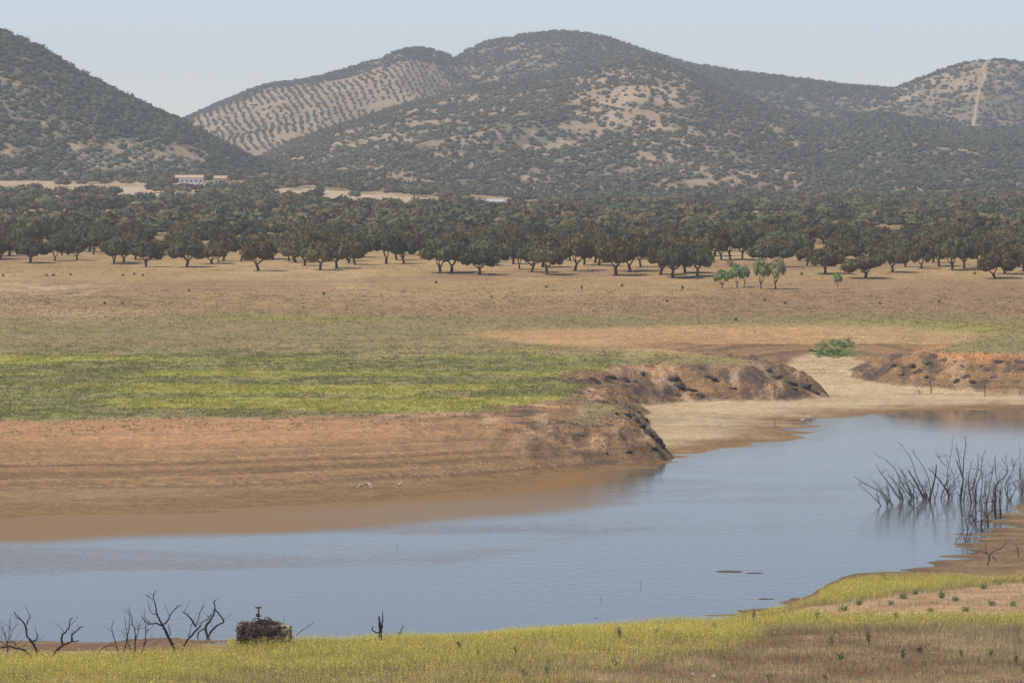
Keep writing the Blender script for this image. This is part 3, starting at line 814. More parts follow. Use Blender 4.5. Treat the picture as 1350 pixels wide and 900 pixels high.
# ------------------------------------------------------------------ far buildings
def house(px, py, wpx, dist, hpx, rc, wc, label, name='farmhouse', win=4):
    x, y, z = hit(px, py, n=4000, y0=900)
    if abs(y - dist) > 250: y = dist; x = (px - 675) / F * y; z = H + (200 - py) / F * y
    s = F / y; w, h, dp = wpx / s, hpx / s, 7.0
    r = empty(name, (x, y, z)); tag(r, label, 'building', None)
    m = MB(); m.box((0, 0, h * .35), (w, dp, h * 1.3 - 0), col=wc); m.build('wall', M_paint, r)
    m = MB()
    e = .4; t = h * 1.0
    V = [(-w / 2 - e, -dp / 2 - e, t), (w / 2 + e, -dp / 2 - e, t), (w / 2 + e, 0, t + 1.5), (-w / 2 - e, 0, t + 1.5), (-w / 2 - e, dp / 2 + e, t), (w / 2 + e, dp / 2 + e, t)]
    V += [(a, b, c - .2) for a, b, c in V]
    m.add(V, [[0, 1, 2, 3], [3, 2, 5, 4], [0, 6, 7, 1], [4, 5, 11, 10]], rc); m.add(V, [[0, 3, 6], [3, 9, 6], [1, 7, 2], [2, 7, 8], [3, 4, 10], [3, 10, 9], [2, 11, 5], [2, 8, 11]], rc)
    m.build('roof', M_paint, r)
    for k in range(win):
        m = MB(); m.box((-w / 2 + w * (k + .5) / win, -dp / 2 - .02, h * .55), (.9, .06, 1.1), col=(.03, .03, .035)); m.build('window', M_paint, r)
house(250, 245, 36, 2250, 11, (.50, .37, .28), (.8, .78, .74), 'long white farmhouse with a tiled roof below the left hill', win=6)
house(291, 245, 16, 2260, 10, (.48, .33, .24), (.6, .52, .44), 'cream farm building just right of the long white farmhouse', win=3)
house(652, 271, 24, 2000, 5, (.42, .43, .44), (.35, .35, .35), 'long low grey shed at the edge of the pale field', 'shed', 3)
house(225, 306, 20, 1190, 5, (.7, .67, .62), (.6, .55, .48), 'low shed with a whitish roof inside the left oak belt', 'shed', 2)
house(1008, 275, 7, 2300, 4, (.12, .28, .5), (.3, .4, .5), 'tiny blue-roofed hut at the foot of the right slope', 'shed', 1)
fS = HILLS['S'][0]
x, y, z = hit(1181, 120, fS, 3800, 5000, 3000)
m = MB(); m.box((x, y, z + 2), (2.6, 2.6, 5), col=(.75, .75, .75)); m.box((x, y, z + 4.8), (3.2, 3.2, .4), col=(.6, .6, .6)); m.tube([(x, y, z + 4), (x, y, z + 9)], .12, 6, (.5, .5, .5))
tag(m.build('hut', M_paint), 'small white hut with a mast on the far saddle', 'hut')

# ------------------------------------------------------------------ dead wood
def traced(px0, py0, sc, strokes, base, depth=None, name='dead_tree', label='', group=None, cat='dead tree', col=(.04, .03, .024), rk=.95, twig=0, seed=0, first=1, fill=0, y=None, sink=.35):
    """strokes measured on the photograph, turned into metres at the spot where the plant stands"""
    rg = np.random.default_rng(seed + 500)
    bx, by = px0 + base[0] / sc, py0 + base[1] / sc
    x, y, z = hit(bx, by, n=4000) if y is None else ((bx - 675) / F * y, y, 0)
    s = F / y
    root = None; strokes = list(strokes)
    for k in range(fill):                            # thinner stems from the same rootstock
        hx = rg.uniform(1.2, 3.6) * s * sc; ln = rg.normal(-.6 if bx < 1240 else .05, .4); o0 = rg.normal(0, .35) * s * sc
        x1, y1 = base[0] + o0, base[1]
        strokes.append(([(x1, y1 + 4), (x1 + ln * hx * .4 + rg.normal(0, 6), y1 - hx * .5), (x1 + ln * hx * .85, y1 - hx)], .035, .012))
    for i, (pts, ra, rb) in enumerate(strokes):
        q = np.array(pts, float)
        P = np.stack([(px0 + q[:, 0] / sc - bx) / s, np.zeros(len(q)), -(py0 + q[:, 1] / sc - by) / s], 1)
        dsp = np.cumsum(rg.normal(0, .10, len(q))); P[:, 1] = dsp + rg.uniform(-.25, .25) * (i > 0)
        if P[0, 2] < .45:
            P = np.vstack([P[0] - [0, 0, sink + P[0, 2]], P])
        Q = curve(P, 4); Q[1:-1] += rg.normal(0, .018, (len(Q) - 2, 3))
        rr = np.linspace(ra, rb, len(Q)) * rk
        mb = MB() if True else None
        mb.tube(Q, rr, 6, col, wob=.12)
        for t in range(twig):
            j = int(rg.integers(len(Q) // 3, len(Q) - 1)); L = rg.uniform(.3, 1.2)
            d = np.array([rg.normal(0, .7), rg.normal(0, .6), rg.uniform(.3, 1)]); d /= np.linalg.norm(d)
            e = Q[j] + d * L
            mb.tube(curve([Q[j], (Q[j] + e) / 2 + rg.normal(0, .05, 3), e], 2), np.linspace(min(.02, rr[j]), .007, 5) * rk, 5, col)
        if i == 0:
            root = mb.build(name, M_dead); root.location = (x, y, z); tag(root, label, cat, group)
        else:
            mb.build('branch', M_dead, root)
    return root
a4, a5, a8 = (0, 740, 5.625), (240, 740, 3.75), (1110, 560, 5.625)
W = 'dead trees on the near shore'
traced(*a4, [([(288, 748), (270, 650), (240, 590), (205, 545), (192, 470), (160, 430), (125, 400), (103, 365)], .11, .03), ([(192, 470), (210, 430), (222, 395)], .045, .02), ([(240, 590), (275, 570), (283, 535)], .05, .02),
             ([(268, 748), (215, 690), (180, 655), (120, 640), (60, 630), (0, 640)], .10, .05)], (285, 745), label='forked black dead tree whose low limb arches to the left edge', group=W, twig=2, seed=1)
traced(*a4, [([(365, 748), (400, 690), (440, 640), (500, 605), (535, 590), (592, 578)], .14, .03), ([(460, 620), (465, 540), (490, 520), (515, 480), (525, 430), (545, 410)], .07, .03),
             ([(535, 590), (540, 540), (570, 510), (600, 485), (622, 475)], .06, .025), ([(365, 740), (345, 718), (320, 700), (295, 680)], .06, .03)], (365, 745), label='black dead tree leaning right with two upright limbs', group=W, twig=2, seed=2)
traced(*a4, [([(50, 665), (70, 560), (80, 470), (85, 400)], .05, .012), ([(60, 620), (30, 520), (5, 440)], .04, .012), ([(55, 640), (20, 600), (0, 590)], .04, .015), ([(70, 570), (100, 500), (130, 450)], .03, .01),
             ([(65, 600), (110, 590), (122, 625)], .035, .015)], (50, 668), name='dead_shrub', cat='dead shrub', label='thin twiggy grey dead shrub at the left edge of the shore', group=W, twig=4, seed=3, col=(.10, .085, .07))
traced(*a4, [([(700, 722), (740, 660), (790, 625), (850, 615)], .05, .03), ([(880, 702), (860, 620), (835, 530), (830, 480), (840, 430)], .05, .015), ([(830, 702), (805, 630)], .02, .01)],
       (860, 705), name='dead_shrub', cat='dead shrub', label='dead shrub with one tall stem and one stem arched like a bow', group=W, twig=1, seed=4)
traced(*a4, [([(995, 682), (1005, 580), (1000, 500), (980, 430), (970, 370)], .07, .015), ([(920, 670), (940, 580), (930, 480), (925, 400)], .05, .015), ([(940, 600), (955, 500), (960, 400), (958, 330)], .04, .012),
             ([(1005, 590), (1025, 520), (1045, 430)], .04, .012), ([(1040, 692), (1070, 610), (1080, 520), (1075, 440), (1070, 350)], .05, .012), ([(1060, 640), (1100, 590), (1130, 540)], .03, .01),
             ([(1120, 690), (1150, 620), (1165, 600)], .025, .01), ([(985, 690), (940, 600)], .03, .015), ([(1080, 540), (1105, 500)], .02, .01)], (995, 685), name='dead_shrub', cat='dead shrub',
       label='cluster of upright slender dead stems left of the tallest dead tree', group=W, twig=3, seed=5)
traced(*a4, [([(1300, 672), (1265, 590), (1240, 540), (1210, 480), (1180, 420), (1165, 390), (1150, 310), (1140, 260), (1155, 205)], .13, .02), ([(1205, 475), (1150, 460), (1100, 460), (1065, 435), (1045, 410)], .06, .03),
             ([(1215, 465), (1250, 430), (1265, 385), (1300, 345), (1335, 315)], .06, .02), ([(1165, 390), (1125, 370), (1100, 320)], .03, .012), ([(1140, 280), (1110, 265), (1085, 250)], .025, .01), ([(1250, 560), (1262, 520), (1245, 465)], .035, .015)],
       (1300, 672), label='tallest dead tree, leaning left with widely forked bare limbs', group=W, twig=2, seed=6)
traced(*a5, [([(130, 385), (115, 330), (140, 290), (160, 240), (158, 200), (168, 190)], .15, .03), ([(160, 230), (185, 260), (207, 295), (170, 320), (140, 350), (130, 372)], .06, .08), ([(70, 385), (85, 350), (105, 335), (122, 345)], .05, .06), ([(90, 320), (100, 300), (130, 285), (145, 260)], .05, .03)],
       (128, 380), label='gnarled dead tree with a limb looped like a hook', group=W, twig=3, seed=7)
traced(*a5, [([(2, 440), (25, 390), (70, 340), (90, 318)], .09, .05), ([(72, 318), (40, 270), (5, 240)], .07, .03), ([(70, 312), (90, 250), (107, 215)], .035, .015), ([(35, 370), (45, 320), (58, 285)], .03, .015)],
       (2, 442), label='dead tree leaning right with a pale broken crosswise limb', group=W, twig=2, seed=8)
traced(*a5, [([(465, 395), (540, 380), (600, 335), (650, 300)], .045, .02)], (470, 398), name='dead_branch', cat='branch', label='long straight dead branch slanting up right of the stone ruin', seed=9)
traced(*a5, [([(985, 408), (980, 350), (978, 300), (972, 268)], .17, .05), ([(985, 350), (990, 290), (993, 240)], .07, .02), ([(978, 352), (950, 345), (938, 335), (945, 320)], .06, .03), ([(960, 405), (958, 378)], .04, .03)],
       (985, 405), name='tree_stump', cat='tree stump', label='tall splintered dead stump with one short arm by the water', seed=10)
traced(*a5, [([(1073, 400), (1070, 345)], .10, .06), ([(1076, 375), (1085, 335), (1097, 312)], .055, .03)], (1073, 398), name='tree_stump', cat='tree stump', label='short forked dead stump right of the tall splintered one', seed=11)
T = 'dead shrubs standing in the water'
def wat(strokes, base, label, seed, yd=0, **k):
    k['twig'] = k.get('twig', 0) + 4
    by = 560 + base[1] / 5.625
    y = H * cp / ((by - 450) / F * cp + sp) if False else float(onz([(1110, by)])[0, 1])
    traced(*a8, strokes, base, label=label, group=T, name='dead_shrub', cat='dead shrub', seed=seed, y=y, sink=.8, rk=1.1, fill=5, **k)
wat([([(385, 595), (330, 520), (240, 465), (160, 425), (95, 375)], .06, .02), ([(310, 612), (250, 545), (150, 450), (135, 435)], .05, .02), ([(300, 615), (275, 540), (268, 470)], .05, .025), ([(350, 590), (300, 480), (245, 400)], .045, .02), ([(355, 600), (352, 540), (355, 480)], .05, .03)],
    (340, 600), 'leftmost dead shrub in the water, stems sprawling far to the left', 31, twig=1)
wat([([(455, 562), (400, 490), (330, 400), (285, 340), (262, 290)], .075, .02), ([(458, 560), (430, 470), (380, 400), (345, 365)], .06, .02), ([(440, 565), (410, 520), (360, 440)], .04, .02)], (455, 565), 'second dead shrub from the left in the water, three stems leaning left', 32, twig=1)
wat([([(525, 535), (460, 440), (410, 340), (340, 265), (245, 210)], .06, .015), ([(520, 530), (450, 470), (420, 430), (350, 370)], .045, .02), ([(535, 540), (480, 470), (430, 410)], .035, .015), ([(575, 545), (520, 430), (470, 370), (435, 320)], .05, .015)],
    (530, 540), 'dead shrub in the water with long thin bowed stems', 33, twig=1)
wat([([(545, 615), (540, 500), (538, 425)], .05, .02)], (545, 615), 'single upright bare stem in the water before the leaning shrubs', 34, twig=1)
wat([([(618, 545), (570, 450), (530, 380), (500, 335)], .12, .05), ([(632, 540), (560, 370), (520, 250), (480, 190), (425, 120)], .06, .014), ([(670, 535), (655, 400), (600, 290), (550, 220), (535, 190)], .05, .015), ([(640, 540), (620, 470), (580, 400)], .05, .02)],
    (630, 545), 'dead shrub in the water with one thick broken stub and tall thin stems', 35, twig=1)
wat([([(660, 560), (690, 450), (705, 370), (712, 295)], .13, .05), ([(692, 560), (715, 490), (720, 430)], .06, .03)], (665, 560), 'dead shrub in the water with a thick stub leaning right', 36, twig=1)
wat([([(805, 520), (750, 430), (700, 370), (650, 320)], .10, .04), ([(740, 555), (770, 480), (790, 400), (795, 330), (820, 200), (832, 70)], .07, .012), ([(790, 310), (740, 260), (715, 190)], .035, .012), ([(820, 525), (790, 470), (800, 380), (825, 330)], .06, .02), ([(735, 555), (780, 430), (850, 380)], .03, .012), ([(830, 540), (850, 430), (820, 330), (770, 220)], .045, .012)],
    (790, 540), 'crowded dead shrub in the water with the tallest needle-thin stem', 37, twig=2)
wat([([(885, 560), (905, 440), (905, 380), (870, 290), (862, 260)], .12, .03), ([(905, 385), (915, 250), (925, 130), (930, 70)], .06, .015), ([(903, 390), (885, 290), (865, 200), (850, 140)], .05, .015), ([(920, 560), (925, 450), (935, 350)], .045, .02)],
    (895, 560), 'thick-stemmed black dead shrub in the water forking upward in a V', 38, twig=2)
wat([([(972, 575), (950, 450), (950, 370), (980, 250)], .09, .02), ([(1010, 570), (985, 470), (1020, 330), (1015, 200)], .06, .015), ([(960, 500), (1000, 420), (1010, 330)], .04, .015)], (980, 575), 'dead shrub in the water right of the V-forked one, stems nearly upright', 39, twig=2)
wat([([(1000, 580), (1010, 450), (1040, 370), (1050, 290), (1060, 220), (1085, 190)], .08, .015), ([(1030, 580), (1050, 440), (1040, 340), (960, 320)], .05, .02), ([(1040, 400), (1100, 370), (1150, 300)], .04, .015)], (1015, 580), 'dead shrub in the water with a sharply bent crosswise twig', 40, twig=2)
wat([([(1082, 600), (1070, 480), (1075, 400)], .05, .015), ([(1090, 600), (1100, 500), (1130, 350), (1150, 230)], .05, .015)], (1085, 600), 'pair of slim leaning stems in the water near the mud', 41, twig=3)
wat([([(1145, 570), (1160, 440), (1220, 380), (1240, 330), (1190, 240)], .08, .02), ([(1182, 570), (1200, 440), (1240, 340), (1230, 200)], .06, .015), ([(1165, 440), (1150, 330), (1150, 240)], .04, .015), ([(1120, 580), (1145, 480), (1140, 420)], .06, .03)],
    (1160, 575), 'dead shrub by the spit with a loop of bent stems', 42, twig=3)
wat([([(1250, 560), (1220, 450), (1270, 350), (1290, 280), (1310, 240)], .06, .015), ([(1258, 560), (1300, 470), (1280, 430), (1330, 380), (1320, 120)], .06, .012), ([(1290, 350), (1270, 230)], .03, .01), ([(1300, 480), (1350, 420), (1370, 330)], .04, .015)], (1255, 562), 'grey tangled dead shrub behind the sand spit', 43, twig=4, col=(.10, .085, .07))
wat([([(1345, 510), (1335, 400), (1340, 260)], .05, .015), ([(1350, 510), (1365, 380), (1360, 240), (1375, 120)], .05, .012), ([(1345, 430), (1320, 300)], .03, .01)], (1347, 512), 'dead shrub cut by the right edge of the view, in the water', 44, twig=4, col=(.09, .075, .06))
wat([([(1090, 745), (1090, 680), (1050, 645), (1010, 635)], .07, .02), ([(1090, 680), (1120, 640), (1140, 570)], .05, .02)], (1090, 745), 'low forked black shrub at the edge of the mud', 45, twig=1)
wat([([(1152, 690), (1145, 610), (1135, 550)], .11, .04), ([(1190, 660), (1185, 600)], .05, .03)], (1152, 688), 'stubby thick black stem at the edge of the mud', 46, twig=1)
wat([([(930, 862), (945, 780), (925, 690), (905, 655)], .06, .02), ([(930, 700), (965, 680), (970, 655)], .035, .015)], (930, 862), 'nearest dead shrub in the water, thin and crooked', 47, twig=1)
wat([([(1010, 790), (1000, 700), (1020, 640)], .05, .02), ([(1005, 720), (975, 660)], .03, .015)], (1010, 790), 'crooked dead stem in shallow water before the low forked shrub', 48, twig=2)
a7 = (1000, 640, 3.463)
traced(*a7, [([(1045, 364), (1055, 325), (1035, 305), (1010, 300), (965, 318)], .07, .02), ([(1055, 325), (1075, 300), (1110, 285), (1132, 258)], .05, .02), ([(1040, 310), (1035, 258)], .04, .015), ([(1065, 315), (1075, 330), (1085, 348)], .035, .02)],
       (1045, 364), name='dead_shrub', cat='dead shrub', label='spreading black dead shrub with an arched limb on the brown mud', seed=51, twig=1)
traced(*a7, [([(1187, 330), (1185, 290), (1175, 260)], .05, .02), ([(1185, 292), (1200, 272)], .03, .015), ([(1183, 305), (1165, 296)], .03, .012)], (1187, 330), name='dead_shrub', cat='dead shrub', label='small Y-shaped dead shrub on the mud near the right edge', seed=52, twig=1)
ab = (1040, 430, 4.355)
for st, bs, lab, sd in [([([(815, 385), (815, 350), (800, 290), (790, 270)], .12, .03), ([(817, 350), (835, 290)], .06, .02)], (815, 385), 'bare sapling on the pale sand before the rocky right bank', 53),
                        ([([(1125, 402), (1122, 340), (1110, 280)], .12, .03), ([(1125, 355), (1140, 280)], .06, .02)], (1125, 402), 'bushier bare sapling on the sand farther right', 54),
                        ([([(750, 390), (752, 365)], .05, .02), ([(751, 380), (742, 368)], .03, .02)], (750, 390), 'tiny twig plant on the sand left of the bare sapling', 55)]:
    traced(*ab, st, bs, name='dead_shrub', cat='dead shrub', label=lab, seed=sd, twig=4, col=(.13, .09, .06))
traced(900, 400, 3, [([(365, 495), (366, 455)], .05, .02), ([(364, 480), (358, 460)], .03, .02)], (365, 495), name='dead_shrub', cat='dead shrub', label='slender twig plant alone on the beach beside the narrow water', seed=56, twig=2, col=(.15, .10, .07))
traced(900, 400, 3, [([(365, 375), (364, 340), (362, 310)], .10, .02), ([(364, 350), (350, 320)], .04, .02), ([(365, 350), (380, 325)], .04, .02)], (365, 375), name='dead_shrub', cat='dead shrub', label='bare bush at the foot of the long dark headland', seed=57, twig=4, col=(.08, .055, .04))

# ------------------------------------------------------------------ stone ruin
x, y, z = hit(350, 854, n=4000)
s = F / y
ru = empty('stone_ruin', (x, y, z)); tag(ru, 'low square stone ruin with a pale corner pillar on the near shore', 'ruin')
w, h, dp = 66 / s, 30 / s, 2.6
def rubble(x0, x1, y0, y1, hh, cols, bh=.2, z0=-.3):
    m = MB(); zz = z0
    while zz < hh:
        b = bh * R.uniform(.7, 1.3)
        for (p, q) in (((x0, y0), (x1, y0)), ((x1, y0), (x1, y1)), ((x1, y1), (x0, y1)), ((x0, y1), (x0, y0))):
            L = math.hypot(q[0] - p[0], q[1] - p[1]); t = 0
            a = math.atan2(q[1] - p[1], q[0] - p[0])
            while t < L:
                l = min(R.uniform(.2, .55), L - t + .05)
                if zz > hh - .35 and R.random() < .35: t += l; continue
                c = np.array(cols[int(R.integers(len(cols)))]) * R.uniform(.7, 1.25)
                m.box((p[0] + math.cos(a) * (t + l / 2), p[1] + math.sin(a) * (t + l / 2), zz + b / 2), (l * .97, .34 * R.uniform(.85, 1.15), b * .95), a, c, .018)
                t += l
        zz += b
    return m
dk = [(.14, .11, .09), (.10, .08, .07), (.19, .15, .115), (.07, .06, .055)]
rubble(-w / 2, w / 2 - .75, -dp / 2, dp / 2, h, dk).build('wall', M_stone, ru)
rubble(w / 2 - .5, w / 2 - .02, -dp / 2 - .05, -dp / 2 + .45, h * 1.02, [(.42, .34, .19), (.36, .29, .17), (.45, .38, .25)], .22).build('corner_pillar', M_stone, ru)
rubble(-w / 2 + .3, w / 2 - .7, -dp / 2 - .32, -dp / 2 - .15, .12, [(.5, .45, .36)], .16, -.25).build('footing', M_stone, ru)
m = MB()
m.box((0, 0, h * .42), (w - .7, dp - .3, h * .9), 0, (.07, .055, .04)); m.build('rubble_fill', M_stone, ru)
m = MB()
for k in range(330):
    a = R.uniform(-w / 2, w / 2 - .55); zc = R.uniform(.15, h + .05); L = R.uniform(.3, 1.1)
    an = R.normal(0, 1.0); d = np.array([math.cos(an) * L / 2, R.normal(0, .08), math.sin(an) * L / 2])
    c0 = np.array([a, -dp / 2 - .26 + R.uniform(-.05, .06), zc]); c0[2] = max(c0[2], abs(d[2]) * .6)
    cc = np.array([(.11, .075, .06), (.17, .12, .09), (.06, .045, .038), (.20, .15, .11)][k % 4])
    m.tube([c0 - d, c0 + R.normal(0, .04, 3), c0 + d], R.uniform(.014, .03), 5, cc)
for k in range(70):
    a = R.normal(-w * .04, w * .13); zc = h + abs(R.normal(0, .13)); L = R.uniform(.3, .9); an = R.uniform(-.6, .6)
    d = np.array([math.cos(an) * L / 2, R.normal(0, .25), math.sin(an) * L / 2]); c0 = np.array([a, R.uniform(-dp / 2, dp / 3), zc])
    m.tube([c0 - d, c0 + [0, 0, .08], c0 + d], R.uniform(.015, .035), 5, [(.12, .075, .06), (.09, .05, .045)][k % 2])
for (a0, a1, top) in [(-.15, .55, .62), (.0, .62, .5), (-.9, .0, .55), (-.6, .35, .45)]:
    m.tube(curve([(a0, -.6, h - .1), (a0 + .12, -.6, h + top * .8), ((a0 + a1) / 2, -.6, h + top), (a1 - .05, -.6, h + top * .6), (a1, -.6, h - .1)], 4), .035, 6, (.10, .07, .055))
bh = m.build('branch_heap', M_dead); bh.location = (x, y, z); tag(bh, 'heap of dead branches draped over the stone ruin', 'branch heap')
m = MB(); X0 = (341.5 - 350) / s
m.tube([(0, 0, -.3), (0, 0, 1.05)], .05, 8, (.16, .09, .07)); m.box((0, 0, 1.08), (.42, .3, .09), 0, (.14, .07, .06), .01); m.tube([(-.2, 0, .5), (.2, 0, .52)], .035, 6, (.16, .09, .07)); m.box((-.06, 0, .62), (.22, .2, .12), .3, (.10, .05, .045), .02)
po = m.build('iron_post', M_dead); po.location = (x + X0, y - .3, z + h + .15); tag(po, 'rusty T-topped post rising out of the branch heap', 'post')
m = MB(); m.tube(curve([(0, 0, 0), (.03, 0, .5), (0, 0, .95)], 3), np.linspace(.018, .008, 7), 5, (.1, .08, .06)); tw = m.build('dead_twig', M_dead); tw.location = (x + (375 - 350) / s, y - .5, z + h - .1)
tag(tw, 'thin upright twig at the right end of the stone ruin', 'twig')

# ------------------------------------------------------------------ rocks
def rock(px, py, wpx, hpx, label, group, col, seed):
    x, y, z = hit(px, py, n=3500)
    s = F / y; rg = np.random.default_rng(seed)
    iv, fi = ICO[3]
    v = iv.copy()
    for k in range(16):
        d = rg.normal(0, 1, 3); d /= np.linalg.norm(d); h0 = rg.uniform(.35, .75)
        e = v @ d; v = v - np.maximum(e - h0, 0)[:, None] * d * .93
    ph = rg.uniform(0, 99)
    v *= (1 + .35 * (fbm(v[:, 0] * 2.2 + ph, v[:, 2] * 3.4 + v[:, 1] * 2, seed, 3) - .5))[:, None]
    v *= np.array([wpx / s * .5, wpx / s * .38, hpx / s * .9])
    o = mk('rock', v, fi, M_rock, np.ones((len(v), 3)) * np.array(col) * rg.uniform(.75, 1.3), False)
    o.location = (x, y, z - hpx / s * .12); o.rotation_euler = (rg.uniform(-.15, .15), rg.uniform(-.1, .35), rg.uniform(-.5, .5))
    tag(o, label, 'rock', group)
K1 = (.055, .045, .042)
def rocks(lst, where, group, col):
    lst = sorted(lst)
    for j, (a, b, w, h) in enumerate(lst):
        rock(a, b, w, h, '%s, %s from its left end' % (where, nth(j + 1)), group, col, 600 + int(a * 3 + b))
rocks([(812, 546, 12, 5), (826, 548, 18, 9), (838, 553, 18, 8), (846, 563, 24, 9), (856, 572, 26, 10), (866, 581, 20, 9), (873, 590, 15, 8), (864, 592, 14, 6), (830, 596, 14, 5), (799, 599, 10, 4), (842, 545, 10, 6), (852, 555, 12, 6)],
      'black slate rock on the tip of the near headland', 'rocks on the near headland', K1)
rocks([(785, 503, 26, 8), (802, 499, 34, 8), (822, 502, 28, 8), (838, 504, 14, 6), (846, 494, 12, 5), (886, 500, 26, 7), (896, 508, 30, 8), (912, 516, 26, 8), (926, 522, 22, 6), (893, 520, 20, 6), (940, 500, 24, 6), (1012, 490, 14, 5), (1022, 498, 26, 8), (1042, 505, 28, 8), (1060, 511, 28, 7), (1075, 517, 24, 6), (968, 512, 10, 4), (1048, 514, 12, 5)],
      'dark rock on the long middle headland', 'rocks on the middle headland', (.075, .058, .05))
rocks([(1150, 494, 12, 6), (1176, 484, 20, 8), (1188, 494, 10, 5), (1202, 482, 18, 8), (1211, 490, 18, 8), (1222, 480, 22, 9), (1232, 472, 24, 10), (1244, 476, 20, 8), (1222, 497, 14, 6), (1268, 482, 14, 6), (1272, 498, 30, 10), (1262, 504, 22, 8), (1284, 505, 20, 7), (1292, 484, 14, 8), (1302, 490, 14, 6), (1318, 480, 18, 8), (1328, 490, 20, 9), (1345, 478, 20, 9), (1346, 488, 18, 7), (1240, 488, 14, 6), (1310, 497, 12, 5), (1136, 490, 8, 4)],
      'greyish rock on the right-hand bank', 'rocks on the right bank', (.13, .105, .085))
for a, b, w, h, lab, c in [(914, 888, 12, 8, 'white stone lying in the dry foreground grass', (.6, .55, .47)), (944, 893, 22, 7, 'broad pale stone sunk in the foreground grass', (.4, .32, .24)), (812, 893, 10, 6, 'pinkish stone left of the white foreground stone', (.42, .29, .22)), (984, 886, 16, 7, 'brown lump of earth right of the pale foreground stones', (.16, .10, .075))]:
    rock(a, b, w, h, lab, 'stones in the foreground', c, int(a))

# ------------------------------------------------------------------ grass
def blades(P, h, w, col, lean=.25, tip=None):
    n = len(P)
    a = R.uniform(0, 2 * math.pi, n); d = np.stack([np.cos(a), np.sin(a), 0 * a], 1) * (w / 2)[:, None]
    l = R.normal(0, 1, (n, 3)) * (h * lean)[:, None]; l[:, 2] = h
    V = np.stack([P - d, P + d, P + l], 1).reshape(-1, 3)
    cc = np.repeat(col, 3, 0)
    if tip is not None: cc[2::3] = tip
    return V, np.arange(3 * n).reshape(-1, 3), cc
def heads(P, s, col):
    n = len(P); q = R.normal(0, 1, (n, 3, 3)); q -= q.mean(1, keepdims=True)
    V = (P[:, None] + q * s[:, None, None]).reshape(-1, 3)
    return V, np.arange(3 * n).reshape(-1, 3), np.repeat(col, 3, 0)
def joinm(parts, name, label, cat):
    off, Vs, Fs, Cs = 0, [], [], []
    for V, Fc, c in parts:
        Vs.append(V); Fs.append(Fc + off); Cs.append(c); off += len(V)
    return tag(mk(name, np.vstack(Vs), np.vstack(Fs), M_grass, np.vstack(Cs)), label, cat, kind='stuff')
def scat(n, ya, yb, um=.145):
    Y = np.sqrt(R.uniform(ya ** 2, yb ** 2, n)); X = R.uniform(-um, um, n) * Y
    Z = G(X, Y); px, py = proj(X, Y, Z)
    return X, Y, Z, px, py
# foreground
X, Y, Z, px, py = scat(620000, 196, 345)
_, dn, up = nearland(X, Y)
n1 = fbm(X / 7, Y / 9, 501, 3); n2 = fbm(X / 2, Y / 3, 503, 3)
sil = np.interp(px, [0, 110, 300, 600, 850, 940, 1000, 1060, 1100, 1200, 1350], [866, 866, 858, 853, 836, 828, 815, 800, 789, 765, 757])
mud = (Z < np.where(px > 1080, 1.1, 2.2)) | ((px < 300) & (py < 866 + (n1 - .5) * 10) & (py < 868)) | ((px < 460) & (Y > np.interp(px, [200, 330, 460], [257, 262, 300]) + (n1 - .5) * 14))
mo = mound(px, py)
yel = sst(44, 18, py - sil + (n1 - .5) * 46)
yel = np.where(px > 940, yel * sst(1030, 940, px) + sst(940, 1030, px) * sst(832, 808, py + (n1 - .5) * 22), yel)
yel = np.maximum(yel, .75 * sst(500, 150, px) * sst(.35, .6, n1))
yel = np.maximum(yel, blob(px, py, 1050, 820, 330, 9) * sst(838, 820, py))
yel = np.maximum(yel, .35 * sst(1000, 600, px) * sst(.4, .62, n1))
dens = np.where(mud, 0.0, 1.0) * (1 - .97 * mo) * (.55 + .45 * sst(.35, .5, n2))
dens = np.where((~mud) & (mo > .5) & (fbm(X / 1.2, Y / 1.6, 507, 2) > .72), .35, dens)
k = R.random(len(X)) < dens
X, Y, Z, px, py, yel, n1, n2, mo = [a[k] for a in (X, Y, Z, px, py, yel, n1, n2, mo)]
isy = R.random(len(X)) < yel * (1 - .9 * mo) * .74
P = np.stack([X, Y, Z - .02], 1)
hy = R.uniform(.25, .8, len(X)) * (.45 + .5 * n2 + .6 * fbm(X / 4, Y / 5, 515, 2)); hd = R.uniform(.15, .5, len(X)) * (.6 + .8 * n1)
hgt = np.where(isy, hy, hd)
cols_d = np.array([(.44, .34, .18), (.35, .25, .14), (.58, .48, .26), (.44, .38, .18), (.33, .33, .14), (.36, .25, .145)])
patch = fbm(X / 5, Y / 5, 509, 2)
pick = (R.random(len(X)) * 2.6 + sst(.38, .62, patch) * 3.3).astype(int).clip(0, 5)
cd = cols_d[[0, 2, 3, 4, 1, 5]][pick] * R.uniform(.6, 1.3, (len(X), 1)) * (.65 + .7 * fbm(X / 2.2, Y / 2.6, 513, 3))[:, None]
cy = np.array([(.46, .43, .14)]) * R.uniform(.7, 1.3, (len(X), 1))
cc = np.where(isy[:, None], cy, cd)
tip = np.where(isy[:, None], np.array([(.68, .61, .15)]), cd * 1.15)
parts = [blades(P, hgt, np.where(isy, .035, .03) * R.uniform(.6, 1.3, len(X)), cc, .22, tip)]
q = isy & (R.random(len(X)) < .8)
Pq = P[q] + np.stack([R.normal(0, .05, q.sum()), R.normal(0, .05, q.sum()), hgt[q] * R.uniform(.75, 1.05, q.sum())], 1)
parts.append(heads(Pq, np.full(q.sum(), .027), np.array([(.88, .78, .15)]) * R.uniform(.75, 1.2, (q.sum(), 1))))
q = ~isy & (R.random(len(X)) < .35)
Pq = P[q] + np.stack([0 * hgt[q], 0 * hgt[q], hgt[q] * R.uniform(.8, 1.05, q.sum())], 1)
parts.append(heads(Pq, np.full(q.sum(), .028), np.array([(.33, .22, .15)]) * R.uniform(.6, 1.4, (q.sum(), 1))))
